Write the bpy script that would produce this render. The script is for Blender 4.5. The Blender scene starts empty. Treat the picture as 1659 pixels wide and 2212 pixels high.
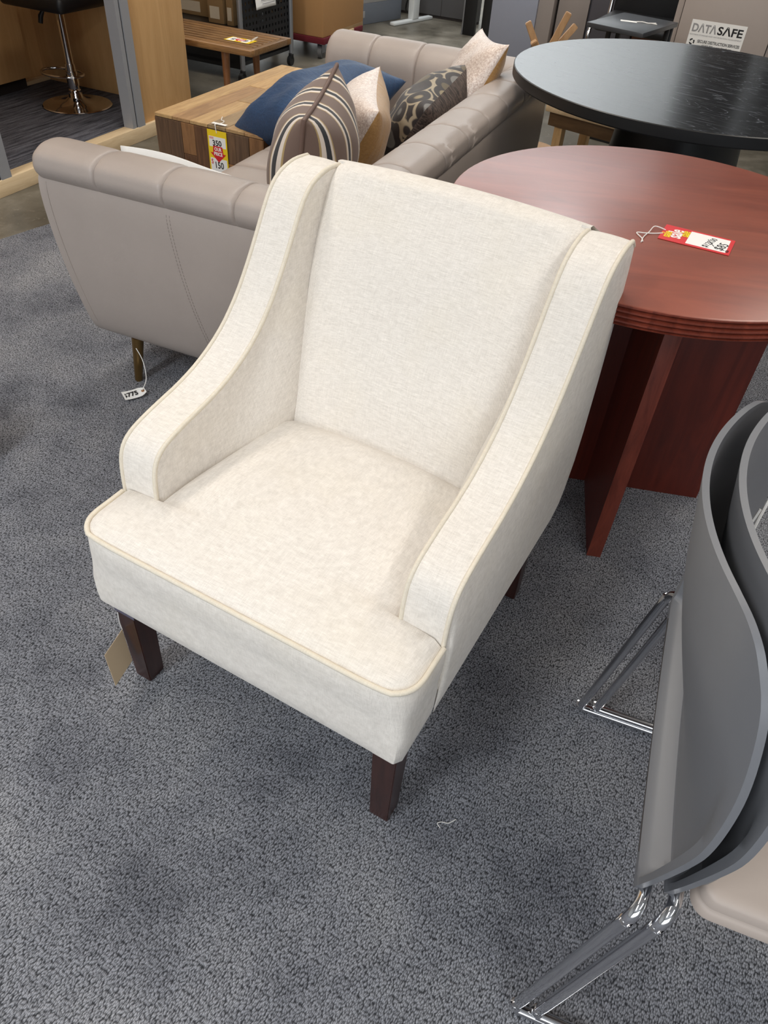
import bpy, bmesh, math, random
from math import sin, cos, pi, radians, sqrt, exp
from mathutils import Vector, Matrix
random.seed(7)
SC = bpy.context.scene
COL = SC.collection

# ------------------------------------------------------------------ camera
CX, CY, F, H = 829.5, 1106.0, 1612.0, 1.33
NAD = (690.0, 2822.0)
dn = Vector((NAD[0]-CX, NAD[1]-CY, F)).normalized()
zc = Vector((0, 0, 1))
fw = (zc - dn*zc.dot(dn)).normalized()
rt = dn.cross(fw)
if rt.x < 0: rt = -rt
cam_d = bpy.data.cameras.new('camera')
cam = bpy.data.objects.new('camera', cam_d); COL.objects.link(cam)
# columns: camera axes (right, up, back) in world coordinates
Xc = Vector((rt.x, fw.x, -dn.x)); Yc = Vector((rt.y, fw.y, -dn.y)); Zf = Vector((rt.z, fw.z, -dn.z))
cam.matrix_world = Matrix(((Xc.x, -Yc.x, -Zf.x, 0), (Xc.y, -Yc.y, -Zf.y, 0), (Xc.z, -Yc.z, -Zf.z, H), (0, 0, 0, 1)))
cam_d.sensor_fit = 'VERTICAL'; cam_d.sensor_height = 24.0
cam_d.lens = F*24.0/2212.0
cam_d.clip_start = 0.02; cam_d.clip_end = 100
SC.camera = cam
# ------------------------------------------------------------------ world, lights, exposure
wd = bpy.data.worlds.new('world'); SC.world = wd; wd.use_nodes = True
wd.node_tree.nodes['Background'].inputs[0].default_value = (0.9, 0.95, 1.0, 1)
wd.node_tree.nodes['Background'].inputs[1].default_value = 0.25
SC.view_settings.view_transform = 'Standard'; SC.view_settings.look = 'None'
SC.view_settings.gamma = 1.0; SC.view_settings.use_curve_mapping = False
SC.view_settings.exposure = 0.1
def area(name, loc, sx, sy, power, col=(1, 0.97, 0.93), rot=(0, 0, 0)):
    l = bpy.data.lights.new(name, 'AREA'); l.shape = 'RECTANGLE'; l.size = sx; l.size_y = sy
    l.energy = power; l.color = col
    o = bpy.data.objects.new(name, l); o.location = loc; o.rotation_euler = rot; COL.objects.link(o)
    return o
LZ = 3.52
AZ = radians(-22.3)
CW, WW = (0.93, 0.97, 1.0), (1.0, 0.93, 0.84)
area('front_fill_light', (-1.2, -4.9, 1.7), 6.0, 2.4, 95, (0.88, 0.94, 1.0), (radians(90), 0, 0))  # added soft fill behind the camera, brightens front-facing surfaces
area('ceiling_strip_light', (-2.3, -1.7, LZ), 0.4, 2.4, 112, CW, (0, 0, AZ))
area('ceiling_strip_light', (0.9, -2.6, LZ), 0.4, 2.4, 40, CW, (0, 0, AZ))
area('ceiling_strip_light', (-1.9, 1.4, LZ), 0.4, 2.4, 30, WW, (0, 0, AZ))
area('ceiling_strip_light', (1.9, 0.6, LZ), 0.4, 2.4, 26, WW, (0, 0, AZ))
area('ceiling_strip_light', (-0.4, 3.6, LZ), 0.4, 2.4, 44, WW, (0, 0, AZ))
area('ceiling_strip_light', (2.4, 3.0, LZ), 0.4, 2.4, 34, WW, (0, 0, AZ))
area('ceiling_strip_light', (0.8, 6.2, LZ), 0.4, 2.4, 40, CW, (0, 0, AZ))
area('ceiling_strip_light', (-2.0, 6.3, LZ), 0.4, 2.4, 34, WW, (0, 0, AZ))
area('ceiling_strip_light', (0.2, 8.6, LZ), 4.5, 0.3, 185, CW, (radians(38), 0, 0))  # added wall wash, tilted to brighten the back wall for tabletop reflections

# ------------------------------------------------------------------ materials
class NT:
    def __init__(s, name):
        s.m = bpy.data.materials.new(name); s.m.use_nodes = True
        s.t = s.m.node_tree; s.b = s.t.nodes['Principled BSDF']
    def n(s, typ, **kw):
        nd = s.t.nodes.new(typ)
        for k, v in kw.items():
            if k.startswith('_'): setattr(nd, k[1:], v)
            else:
                k2 = int(k[1:]) if k[0] == 'i' and k[1:].isdigit() else k.replace('__', ' ')
                if isinstance(v, bpy.types.NodeSocket): s.t.links.new(v, nd.inputs[k2])
                else: nd.inputs[k2].default_value = v
        return nd
    def link(s, a, b): s.t.links.new(a, b)
    def coord(s, scale=(1, 1, 1), rot=(0, 0, 0), out='Object'):
        tc = s.n('ShaderNodeTexCoord')
        return s.n('ShaderNodeMapping', Vector=tc.outputs[out], Scale=scale, Rotation=rot).outputs[0]
    def math(s, op, a, b=0.0, c=0.0):
        return s.n('ShaderNodeMath', _operation=op, i0=a, i1=b, i2=c).outputs[0]
    def ramp(s, fac, stops, interp='LINEAR'):
        r = s.n('ShaderNodeValToRGB', Fac=fac); r.color_ramp.interpolation = interp
        e = r.color_ramp.elements
        while len(e) < len(stops): e.new(0.5)
        for i, (p, c) in enumerate(stops):
            e[i].position = p
            e[i].color = (c, c, c, 1) if not hasattr(c, '__len__') else (*c[:3], 1)
        return r.outputs[0]
    def mix(s, fac, a, b, mode='MIX'):
        m = s.n('ShaderNodeMix', _data_type='RGBA', _blend_type=mode)
        for idx, v in ((0, fac), (6, a), (7, b)):
            if isinstance(v, bpy.types.NodeSocket): s.link(v, m.inputs[idx])
            else: m.inputs[idx].default_value = v if idx == 0 else ((*v[:3], 1))
        return m.outputs[2]
    def bump(s, h, strength=0.3, dist=0.002):
        bm_ = s.n('ShaderNodeBump', Height=h, Strength=strength, Distance=dist)
        s.link(bm_.outputs[0], s.b.inputs['Normal'])
    def set(s, **kw):
        for k, v in kw.items():
            k = {'col': 'Base Color', 'rough': 'Roughness', 'metal': 'Metallic', 'spec': 'Specular IOR Level', 'coat': 'Coat Weight', 'coatr': 'Coat Roughness', 'sheen': 'Sheen Weight'}.get(k, k)
            i = s.b.inputs[k]
            if isinstance(v, bpy.types.NodeSocket): s.link(v, i)
            elif k == 'Base Color': i.default_value = (*v[:3], 1)
            else: i.default_value = v
        return s.m
def srgb(r, g, b):
    f = lambda c: (c/255/12.92 if c/255 <= 0.04045 else ((c/255+0.055)/1.055)**2.4)
    return (f(r), f(g), f(b))
_cache = {}
def plain(name, col, rough=0.5, metal=0.0, var=0.06, scale=20.0, bump=0.0, **kw):
    if name in _cache: return _cache[name]
    s = NT(name)
    nz = s.n('ShaderNodeTexNoise', Vector=s.coord(), Scale=scale, Detail=4.0, Roughness=0.6).outputs[0]
    c = s.mix(nz, tuple(v*(1-var) for v in col), tuple(min(1, v*(1+var)) for v in col))
    if bump: s.bump(nz, bump, 0.002)
    _cache[name] = s.set(col=c, rough=rough, metal=metal, **kw)
    return _cache[name]

def mk_carpet():
    s = NT('loop_pile_carpet')
    base = s.coord(rot=(0, 0, radians(28)))
    wob = s.n('ShaderNodeTexNoise', Vector=base, Scale=150.0, Detail=1.0)
    v1 = s.n('ShaderNodeVectorMath', _operation='MULTIPLY_ADD', i0=wob.outputs['Color'], i1=(0.0045, 0.0045, 0), i2=base).outputs[0]
    sc = s.n('ShaderNodeMapping', Vector=v1, Scale=(1/0.0025, 1/0.0056, 1)).outputs[0]
    vo = s.n('ShaderNodeTexVoronoi', Vector=sc, Scale=1.0, Randomness=0.8, _voronoi_dimensions='2D')
    h = s.math('SUBTRACT', 1.0, vo.outputs['Distance'])
    rnd = s.n('ShaderNodeSeparateColor', Color=vo.outputs['Color']).outputs[0]
    big = s.n('ShaderNodeTexNoise', Vector=s.coord(), Scale=3.2, Detail=5.0, Roughness=0.6).outputs[0]
    mott = s.ramp(big, [(0.32, (0.52, 0.53, 0.57)), (0.48, (0.90, 0.91, 0.94)), (0.68, (1.22, 1.21, 1.19))])
    prof = s.ramp(h, [(0.25, 0.10), (0.50, 0.42), (0.85, 1.0)])
    f = s.math('MULTIPLY', prof, s.math('MULTIPLY_ADD', rnd, 0.5, 0.65))
    col = s.mix(f, srgb(22, 23, 26), srgb(163, 164, 169))
    col = s.mix(1.0, col, mott, 'MULTIPLY')
    s.bump(h, 0.6, 0.003)
    return s.set(col=col, rough=0.95, spec=0.12)
def mk_linen(name='cream_linen', a=srgb(208, 200, 190), b=srgb(244, 237, 228)):
    s = NT(name)
    n1 = s.n('ShaderNodeTexNoise', Vector=s.coord((60, 60, 900)), Scale=1.0, Detail=3.0, Roughness=0.7).outputs[0]
    n2 = s.n('ShaderNodeTexNoise', Vector=s.coord((900, 60, 60)), Scale=1.0, Detail=3.0, Roughness=0.7).outputs[0]
    n3 = s.n('ShaderNodeTexNoise', Vector=s.coord((60, 900, 60)), Scale=1.0, Detail=3.0, Roughness=0.7).outputs[0]
    m = s.math('MULTIPLY_ADD', s.math('ADD', s.math('ADD', n1, n2), n3), 1.1, -1.15)
    big = s.n('ShaderNodeTexNoise', Vector=s.coord(), Scale=6.0, Detail=4.0).outputs[0]
    c = s.mix(m, a, b)
    c = s.mix(s.ramp(big, [(0.5, 0.0), (0.8, 0.25)]), c, srgb(226, 214, 190))
    s.bump(m, 0.12, 0.001)
    return s.set(col=c, rough=0.9, spec=0.2, sheen=0.15)
def mk_leather(name, col):
    s = NT(name)
    v = s.n('ShaderNodeTexVoronoi', Vector=s.coord(), Scale=420.0).outputs[0]
    w = s.n('ShaderNodeTexNoise', Vector=s.coord(), Scale=9.0, Detail=3.0).outputs[0]
    c = s.mix(w, tuple(x*0.93 for x in col), tuple(x*1.06 for x in col))
    s.bump(s.math('MULTIPLY_ADD', w, 6.0, v), 0.10, 0.002)
    return s.set(col=c, rough=0.42, spec=0.45)
def mk_wood(name, dark, light, rough=0.35, scale=(2, 28, 28), rings=3.0, coat=0.0, coatr=0.1, rnd=0.0, bump=0.05, spec=0.5, distort=1.4, sharp=((0.25, 0.0), (0.75, 1.0))):
    s = NT(name)
    v = s.coord(scale)
    if rnd:
        oi = s.n('ShaderNodeObjectInfo')
        v = s.n('ShaderNodeVectorMath', _operation='MULTIPLY_ADD', i0=oi.outputs['Random'], i1=(37.0, 91.0, 53.0), i2=v).outputs[0]
    n = s.n('ShaderNodeTexNoise', Vector=v, Scale=rings, Detail=6.0, Roughness=0.65, Distortion=distort).outputs[0]
    f = s.ramp(n, list(sharp))
    c = s.mix(f, dark, light)
    if rnd:
        t = s.ramp(oi.outputs['Random'], [(0.0, (1-rnd*0.9, 1-rnd*0.95, 1-rnd)), (0.3, (1-rnd*0.4,)*3), (0.5, (1.0, 1.0, 1.0)), (0.7, (1-rnd*0.65, 1-rnd*0.55, 1-rnd*0.4)), (1.0, (1+rnd*0.5, 1+rnd*0.4, 1+rnd*0.15))])
        c = s.mix(1.0, c, t, 'MULTIPLY')
    s.bump(n, bump, 0.002)
    return s.set(col=c, rough=rough, coat=coat, coatr=coatr, spec=spec)
def mk_black_ash():
    s = NT('black_ash_veneer')
    v = s.coord((1.0, 7.0, 1.0), rot=(0, 0, radians(-8)))
    n = s.n('ShaderNodeTexNoise', Vector=v, Scale=1.6, Detail=3.0, Roughness=0.5, Distortion=0.9).outputs[0]
    g = s.math('PINGPONG', s.math('MULTIPLY', n, 26.0), 1.0)
    line = s.ramp(g, [(0.0, 1.0), (0.14, 0.15), (0.3, 0.0)])
    fine = s.n('ShaderNodeTexNoise', Vector=s.coord((4, 160, 4), rot=(0, 0, radians(-8))), Scale=1.0, Detail=2.0).outputs[0]
    line = s.math('MULTIPLY', line, s.ramp(fine, [(0.35, 0.1), (0.6, 1.0)]))
    c = s.mix(line, srgb(22, 23, 26), srgb(92, 96, 104))
    return s.set(col=c, rough=s.math('MULTIPLY_ADD', line, 0.15, 0.2), spec=0.9, coat=0.35, coatr=0.16)
def mk_stripes():
    s = NT('brown_striped_fabric')
    x = s.n('ShaderNodeSeparateXYZ', Vector=s.coord()).outputs[0]
    f = s.math('FRACT', s.math('MULTIPLY_ADD', x, 1/0.105, 0.27))
    br, cr, bk, go = srgb(112, 92, 82), srgb(216, 204, 192), srgb(44, 46, 50), srgb(170, 146, 100)
    c = s.ramp(f, [(0.0, br), (0.42, go), (0.46, cr), (0.57, bk), (0.72, cr), (0.80, go), (0.84, br)], 'CONSTANT')
    nz = s.n('ShaderNodeTexNoise', Vector=s.coord((300, 40, 40)), Scale=1.0, Detail=2.0).outputs[0]
    s.bump(nz, 0.15, 0.001)
    return s.set(col=c, rough=0.75, spec=0.25, sheen=0.2)
def mk_dark_pattern():
    s = NT('patterned_chenille')
    wob = s.n('ShaderNodeTexNoise', Vector=s.coord(), Scale=9.0, Detail=1.0)
    v = s.n('ShaderNodeVectorMath', _operation='MULTIPLY_ADD', i0=wob.outputs['Color'], i1=(0.06, 0.06, 0.02), i2=s.coord()).outputs[0]
    vo = s.n('ShaderNodeTexVoronoi', Vector=v, Scale=11.0, Randomness=0.7)
    rn = s.n('ShaderNodeSeparateColor', Color=vo.outputs['Color']).outputs[0]
    fill = s.ramp(rn, [(0.0, srgb(118, 116, 112)), (0.35, srgb(96, 84, 62)), (0.6, srgb(52, 44, 42)), (0.8, srgb(140, 126, 96))], 'CONSTANT')
    d = vo.outputs['Distance']
    c = s.mix(s.ramp(d, [(0.32, 0.0), (0.36, 1.0)]), fill, srgb(42, 35, 34))
    c = s.mix(s.ramp(d, [(0.55, 0.0), (0.58, 1.0), (0.64, 1.0), (0.67, 0.0)]), c, srgb(164, 150, 126))
    nz = s.n('ShaderNodeTexNoise', Vector=s.coord(), Scale=260.0, Detail=2.0).outputs[0]
    s.bump(nz, 0.3, 0.002)
    return s.set(col=c, rough=0.7, sheen=0.2)
def mk_shimmer(name, a, b, rough, metal=0.25):
    s = NT(name)
    n1 = s.n('ShaderNodeTexNoise', Vector=s.coord(), Scale=160.0, Detail=4.0, Roughness=0.75).outputs[0]
    n2 = s.n('ShaderNodeTexNoise', Vector=s.coord((14, 3, 3)), Scale=2.2, Detail=3.0, Distortion=1.0).outputs[0]
    c = s.mix(s.ramp(n1, [(0.35, 0.0), (0.65, 1.0)]), a, b)
    s.bump(s.math('MULTIPLY_ADD', n2, 3.0, s.math('MULTIPLY', n1, 0.6)), 0.35, 0.006)
    return s.set(col=c, rough=rough, metal=metal, sheen=(0.3 if metal else 0.05))
def mk_concrete():
    s = NT('polished_concrete')
    n1 = s.n('ShaderNodeTexNoise', Vector=s.coord(), Scale=2.2, Detail=8.0, Roughness=0.7, Distortion=0.4).outputs[0]
    n2 = s.n('ShaderNodeTexNoise', Vector=s.coord(), Scale=26.0, Detail=4.0, Roughness=0.7).outputs[0]
    c = s.ramp(n1, [(0.3, srgb(68, 64, 55)), (0.5, srgb(102, 97, 86)), (0.72, srgb(140, 134, 122))])
    c = s.mix(s.ramp(n2, [(0.6, 0.0), (0.75, 0.5)]), c, srgb(176, 170, 156))
    return s.set(col=c, rough=s.ramp(n1, [(0.3, 0.28), (0.7, 0.5)]), spec=0.5)
def mk_carpet_plank():
    s = NT('striped_carpet_plank')
    n = s.n('ShaderNodeTexNoise', Vector=s.coord((40, 3, 1), rot=(0, 0, 0)), Scale=1.4, Detail=5.0, Roughness=0.7).outputs[0]
    f = s.n('ShaderNodeTexNoise', Vector=s.coord(), Scale=260.0, Detail=1.0).outputs[0]
    c = s.mix(s.ramp(n, [(0.35, 0.0), (0.68, 1.0)]), srgb(58, 58, 64), srgb(128, 128, 136))
    c = s.mix(0.5, c, s.ramp(f, [(0.3, 0.3), (0.7, 1.0)]), 'MULTIPLY')
    s.bump(f, 0.4, 0.003)
    return s.set(col=c, rough=0.95, spec=0.1)

M = {}
M['carpet'] = mk_carpet(); M['linen'] = mk_linen(); M['lpipe'] = mk_linen('linen_piping', srgb(212, 201, 182), srgb(234, 224, 206))
M['leather'] = mk_leather('taupe_leather', srgb(164, 152, 144))
M['seam'] = plain('seam_thread', srgb(142, 131, 124), 0.7)
M['mahog'] = mk_wood('mahogany_laminate', srgb(120, 58, 43), srgb(154, 80, 58), rough=0.36, scale=(1.2, 7, 7), rings=2.2, spec=0.6, bump=0.01, coat=0.6, coatr=0.32)
M['mahog_edge'] = mk_wood('mahogany_edge', srgb(88, 34, 24), srgb(138, 64, 46), rough=0.4, scale=(9, 9, 1.2), rings=4.0, bump=0.03)
M['mahog_dark'] = mk_wood('mahogany_panel', srgb(72, 23, 14), srgb(106, 38, 24), rough=0.45, scale=(12, 12, 1.2), rings=2.0, bump=0.01)
M['ash'] = mk_black_ash()
M['blackedge'] = plain('black_edge_band', srgb(20, 20, 21), 0.4)
M['espresso'] = mk_wood('espresso_wood', srgb(38, 20, 17), srgb(66, 36, 30), rough=0.28, scale=(20, 20, 2), rings=3, spec=0.55)
M['brass'] = plain('antique_brass', srgb(158, 128, 82), 0.28, 1.0)
M['chrome'] = plain('chrome', (0.72, 0.72, 0.74), 0.08, 1.0, var=0.02)
M['smoke_chrome'] = plain('dark_chrome', (0.30, 0.31, 0.34), 0.14, 1.0, var=0.02)
M['steel'] = plain('grey_steel', srgb(150, 152, 156), 0.4, 0.7, var=0.03)
M['alu'] = plain('aluminium_trim', srgb(165, 166, 170), 0.42, 0.35, var=0.03)
M['shell'] = plain('grey_plastic', srgb(112, 113, 117), 0.36, 0.0, var=0.02, scale=60, spec=0.5)
M['seatpad'] = plain('taupe_seat_vinyl', srgb(178, 164, 154), 0.5, var=0.03)
M['block'] = mk_wood('reclaimed_wood', srgb(112, 84, 52), srgb(206, 164, 108), rough=0.55, scale=(16, 1.6, 16), rings=2.5, rnd=0.6, bump=0.12)
M['blockend'] = mk_wood('reclaimed_wood_front', srgb(76, 50, 32), srgb(160, 112, 70), rough=0.55, scale=(22, 22, 1.6), rings=2.5, rnd=0.62, bump=0.12)
TOPS = [mk_wood('reclaimed_plank_'+n_, a_, b_, rough=0.55, scale=(16, 1.6, 16), rings=2.5, rnd=0.25, bump=0.12) for n_, a_, b_ in (('tan', srgb(150, 116, 76), srgb(200, 166, 118)), ('weathered', srgb(120, 98, 70), srgb(182, 154, 114)), ('honey', srgb(164, 126, 80), srgb(212, 176, 124)), ('brown', srgb(136, 100, 64), srgb(194, 152, 104)))]
FRONTS = [mk_wood('reclaimed_board_'+n_, a_, b_, rough=0.55, scale=(24, 24, 1.8), rings=2.5, rnd=0.25, bump=0.12) for n_, a_, b_ in (('brown', srgb(88, 54, 30), srgb(146, 98, 58)), ('smoked', srgb(74, 54, 40), srgb(124, 94, 68)), ('amber', srgb(104, 70, 42), srgb(160, 116, 74)), ('umber', srgb(74, 48, 30), srgb(124, 86, 56)))]
M['blockcore'] = plain('block_core', srgb(50, 34, 22), 0.8)
M['bench'] = mk_wood('walnut_slats', srgb(92, 64, 38), srgb(160, 120, 76), rough=0.4, scale=(2, 22, 22), rings=3, rnd=0.25)
M['benchleg'] = mk_wood('walnut_leg', srgb(104, 66, 38), srgb(150, 100, 62), rough=0.4, scale=(16, 16, 2), rings=3)
M['maple'] = mk_wood('maple_panel', srgb(198, 152, 100), srgb(220, 178, 124), rough=0.45, scale=(8, 8, 1.0), rings=1.6, bump=0.01)
M['palewood'] = mk_wood('pale_pine', srgb(206, 178, 138), srgb(232, 208, 170), rough=0.6, scale=(12, 1.5, 12), rings=2.2)
M['oak'] = mk_wood('light_oak', srgb(186, 148, 98), srgb(222, 188, 140), rough=0.5, scale=(10, 10, 1.6), rings=2.2)
M['darkoak'] = mk_wood('brown_apron_wood', srgb(86, 64, 42), srgb(124, 96, 66), rough=0.5, scale=(2, 12, 12), rings=2.2)
M['beech'] = mk_wood('beech_wood', srgb(166, 126, 86), srgb(196, 158, 116), rough=0.5, scale=(14, 14, 2), rings=2)
M['cherry'] = mk_wood('dark_cherry', srgb(58, 30, 18), srgb(108, 60, 36), rough=0.3, scale=(10, 10, 1), rings=2)
M['blue'] = mk_shimmer('blue_velvet', srgb(26, 54, 88), srgb(40, 74, 112), 0.55, 0.0)
M['stripe'] = mk_stripes(); M['brownpipe'] = plain('brown_piping', srgb(106, 84, 74), 0.7)
M['champ'] = mk_shimmer('champagne_foil', srgb(196, 172, 158), srgb(250, 238, 228), 0.4)
M['gold'] = mk_shimmer('gold_satin', srgb(168, 126, 72), srgb(190, 148, 92), 0.4, 0.1)
M['pattern'] = mk_dark_pattern()
M['rib'] = mk_wood('dark_rib_velvet', srgb(38, 30, 28), srgb(92, 78, 70), rough=0.7, scale=(70, 70, 3), rings=1.5, sharp=((0.42, 0.0), (0.58, 1.0)))
M['concrete'] = mk_concrete(); M['cplank'] = mk_carpet_plank()
M['black'] = plain('black_plastic', srgb(22, 22, 24), 0.45)
M['blackmetal'] = plain('black_metal', srgb(26, 27, 30), 0.4, 0.3)
M['darktop'] = plain('charcoal_tabletop', srgb(62, 64, 68), 0.32)
M['card'] = plain('cardboard', srgb(176, 132, 84), 0.8, var=0.05, scale=6)
M['cardbox'] = plain('pale_cardboard', srgb(150, 122, 84), 0.8, var=0.05, scale=6)
M['tape'] = plain('carton_label', srgb(206, 196, 176), 0.6)
M['maroon'] = plain('maroon_carpet_pad', srgb(98, 18, 30), 0.9, scale=120, bump=0.4)
M['rubber'] = plain('grey_rubber', srgb(96, 96, 96), 0.6)
M['white'] = plain('white_paper', srgb(238, 236, 232), 0.7, var=0.02)
M['string'] = plain('white_string', srgb(232, 228, 222), 0.8, var=0.02)
M['ink'] = plain('black_ink', srgb(26, 24, 26), 0.7, var=0.0)
M['yellow'] = plain('yellow_card', srgb(238, 204, 24), 0.6, var=0.02)
M['red'] = plain('red_ink', srgb(206, 30, 40), 0.5, var=0.02)
M['redcard'] = plain('red_card', srgb(214, 52, 56), 0.45, var=0.02)
M['pink'] = plain('faded_pink_ink', srgb(226, 170, 168), 0.7, var=0.02)
M['tagyel'] = plain('yellow_ink', srgb(238, 216, 40), 0.5, var=0.02)
M['kraft'] = plain('beige_card', srgb(226, 200, 164), 0.7, var=0.03)
M['eyelet'] = plain('brown_eyelet', srgb(150, 106, 70), 0.6)
M['label'] = plain('grey_plastic_label', srgb(92, 88, 104), 0.25, var=0.03)
M['bin'] = plain('taupe_laminate', srgb(158, 146, 138), 0.5, var=0.02)
M['gap'] = plain('dark_gap', srgb(46, 40, 38), 0.7)
M['lgrey'] = plain('light_grey_letters', srgb(150, 148, 148), 0.6, var=0.0)
M['panelgrey'] = plain('pale_grey_panel', srgb(176, 174, 172), 0.75, var=0.03)
M['panelblue'] = plain('steel_grey_raceway', srgb(120, 126, 136), 0.5, var=0.03)
M['panelslate'] = plain('slate_fabric_panel', srgb(92, 91, 92), 0.8, var=0.05, scale=90)
M['bluegrey'] = plain('blue_grey_metal', srgb(150, 154, 168), 0.45, var=0.02)
M['taupepanel'] = plain('taupe_panel', srgb(150, 140, 134), 0.5, var=0.02)
M['darkpanel'] = plain('dark_slate_laminate', srgb(84, 82, 88), 0.4, var=0.03)
M['wallpaint'] = plain('wall_paint', srgb(214, 216, 216), 0.8, var=0.02)
M['ceil'] = plain('ceiling_paint', srgb(214, 214, 214), 0.9, var=0.02)
M['whitemetal'] = plain('white_metal', srgb(222, 226, 226), 0.4, var=0.02)
M['fluff'] = M['string']

# ------------------------------------------------------------------ mesh helpers
def finish(name, bm, mat, parent=None, smooth=None, loc=None, rot=None):
    if smooth is not None:
        bm.normal_update()
        for f in bm.faces: f.smooth = True
        for e in bm.edges:
            if len(e.link_faces) == 2 and e.calc_face_angle(0) > radians(smooth): e.smooth = False
    me = bpy.data.meshes.new(name); bm.to_mesh(me); bm.free()
    for m in (mat if isinstance(mat, (list, tuple)) else [mat]): me.materials.append(m)
    o = bpy.data.objects.new(name, me); COL.objects.link(o)
    if parent: o.parent = parent
    if loc: o.location = loc
    if rot: o.rotation_euler = rot
    return o
def tag(o, label, cat, group=None):
    o['label'] = label; o['category'] = cat
    if group: o['group'] = group
    return o
def thing(name, label, cat, loc=(0, 0, 0), rz=0, group=None, rot=None):
    o = bpy.data.objects.new(name, None); COL.objects.link(o); o.empty_display_size = 0.05
    o.location = loc; o.rotation_euler = rot if rot else (0, 0, rz)
    return tag(o, label, cat, group)
def struct(o): o['kind'] = 'structure'; return o
def add_box(bm, x0, x1, y0, y1, z0, z1, bev=0.0, seg=2, mat=0):
    vs = [bm.verts.new((x, y, z)) for x in (x0, x1) for y in (y0, y1) for z in (z0, z1)]
    fs = [bm.faces.new([vs[i] for i in q]) for q in ((0, 1, 3, 2), (4, 6, 7, 5), (0, 4, 5, 1), (2, 3, 7, 6), (0, 2, 6, 4), (1, 5, 7, 3))]
    for f in fs: f.material_index = mat
    if bev:
        es = list({e for f in fs for e in f.edges})
        bmesh.ops.bevel(bm, geom=es, offset=bev, segments=seg, profile=0.5, affect='EDGES')
def box(name, mat, x0, x1, y0, y1, z0, z1, bev=0.0, parent=None, seg=2):
    bm = bmesh.new(); add_box(bm, x0, x1, y0, y1, z0, z1, bev, seg)
    return finish(name, bm, mat, parent, smooth=35 if bev else None)
def catmull(pts, n=6):
    pts = [Vector(p) for p in pts]; out = []
    for i in range(len(pts)-1):
        p0 = pts[max(i-1, 0)]; p1 = pts[i]; p2 = pts[i+1]; p3 = pts[min(i+2, len(pts)-1)]
        for k in range(n):
            t = k/n
            out.append(0.5*((2*p1)+(p2-p0)*t+(2*p0-5*p1+4*p2-p3)*t*t+(3*p1-p0-3*p2+p3)*t**3))
    out.append(pts[-1]); return out
def add_tube(bm, pts, r, n=8, closed=False, caps=True):
    pts = [Vector(p) for p in pts]; rings = []; N = len(pts)
    rr = r if hasattr(r, '__len__') else [r]*N
    prev = None
    for i, p in enumerate(pts):
        a = pts[i-1] if (i > 0 or closed) else p; b = pts[(i+1) % N] if (i < N-1 or closed) else p
        t = (b-a)
        t = t.normalized() if t.length > 1e-9 else Vector((0, 0, 1))
        if prev is None:
            u = t.cross(Vector((0, 0, 1)) if abs(t.z) < 0.9 else Vector((1, 0, 0))).normalized()
        else:
            u = (prev - t*prev.dot(t)).normalized()
        prev = u; v = t.cross(u)
        rings.append([bm.verts.new(p+u*rr[i]*cos(2*pi*k/n)+v*rr[i]*sin(2*pi*k/n)) for k in range(n)])
    for i in range(N if closed else N-1):
        A, B = rings[i], rings[(i+1) % N]
        for k in range(n): bm.faces.new((A[k], A[(k+1) % n], B[(k+1) % n], B[k]))
    if caps and not closed:
        bm.faces.new(list(reversed(rings[0]))); bm.faces.new(rings[-1])
def tube(name, mat, pts, r, parent=None, n=8, closed=False):
    bm = bmesh.new(); add_tube(bm, pts, r, n, closed); return finish(name, bm, mat, parent, smooth=50)
def add_lathe(bm, prof, n=32, axis=(0, 0), mat=0):
    rings = []
    for (r, z) in prof:
        rings.append([bm.verts.new((axis[0]+r*cos(2*pi*k/n), axis[1]+r*sin(2*pi*k/n), z)) for k in range(n)] if r > 1e-6 else [bm.verts.new((axis[0], axis[1], z))])
    for A, B in zip(rings, rings[1:]):
        for k in range(n):
            k2 = (k+1) % n
            if len(A) == 1 and len(B) == 1: continue
            if len(A) == 1: f = bm.faces.new((A[0], B[k2], B[k]))
            elif len(B) == 1: f = bm.faces.new((A[k], A[k2], B[0]))
            else: f = bm.faces.new((A[k], A[k2], B[k2], B[k]))
            f.material_index = mat
def lathe(name, mat, prof, parent=None, n=32, smooth=35):
    bm = bmesh.new(); add_lathe(bm, prof, n); bmesh.ops.recalc_face_normals(bm, faces=bm.faces)
    return finish(name, bm, mat, parent, smooth=smooth)
def grid(bm, fn, nu, nv, closed_u=False):
    V = [[bm.verts.new(fn(i/(nu if closed_u else nu-1), j/(nv-1))) for j in range(nv)] for i in range(nu)]
    for i in range(nu if closed_u else nu-1):
        for j in range(nv-1):
            i2 = (i+1) % nu
            bm.faces.new((V[i][j], V[i2][j], V[i2][j+1], V[i][j+1]))
    return V
def offset_poly(pts, d):
    out = []; n = len(pts)
    area2 = sum(pts[i][0]*pts[(i+1) % n][1]-pts[(i+1) % n][0]*pts[i][1] for i in range(n))
    sg = 1 if area2 > 0 else -1
    for i in range(n):
        a, b, c = Vector(pts[i-1]), Vector(pts[i]), Vector(pts[(i+1) % n])
        e1 = (b-a).normalized(); e2 = (c-b).normalized()
        n1 = Vector((-e1.y, e1.x))*sg; n2 = Vector((-e2.y, e2.x))*sg
        m = n1+n2
        m = m/max(m.length_squared, 0.5)*2*0.5*2 if m.length > 1e-6 else n1
        m = (n1+n2); m = m*(1.0/max(1+n1.dot(n2), 0.4))
        out.append((b.x+m.x*d, b.y+m.y*d))
    return out
def lerp_tab(t, tab):
    if t <= tab[0][0]: return tab[0][1]
    for (a, x), (b, y) in zip(tab, tab[1:]):
        if t <= b: return x+(y-x)*(t-a)/(b-a)
    return tab[-1][1]
def sstep(a, b, x):
    t = min(1, max(0, (x-a)/(b-a))); return t*t*(3-2*t)
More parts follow.
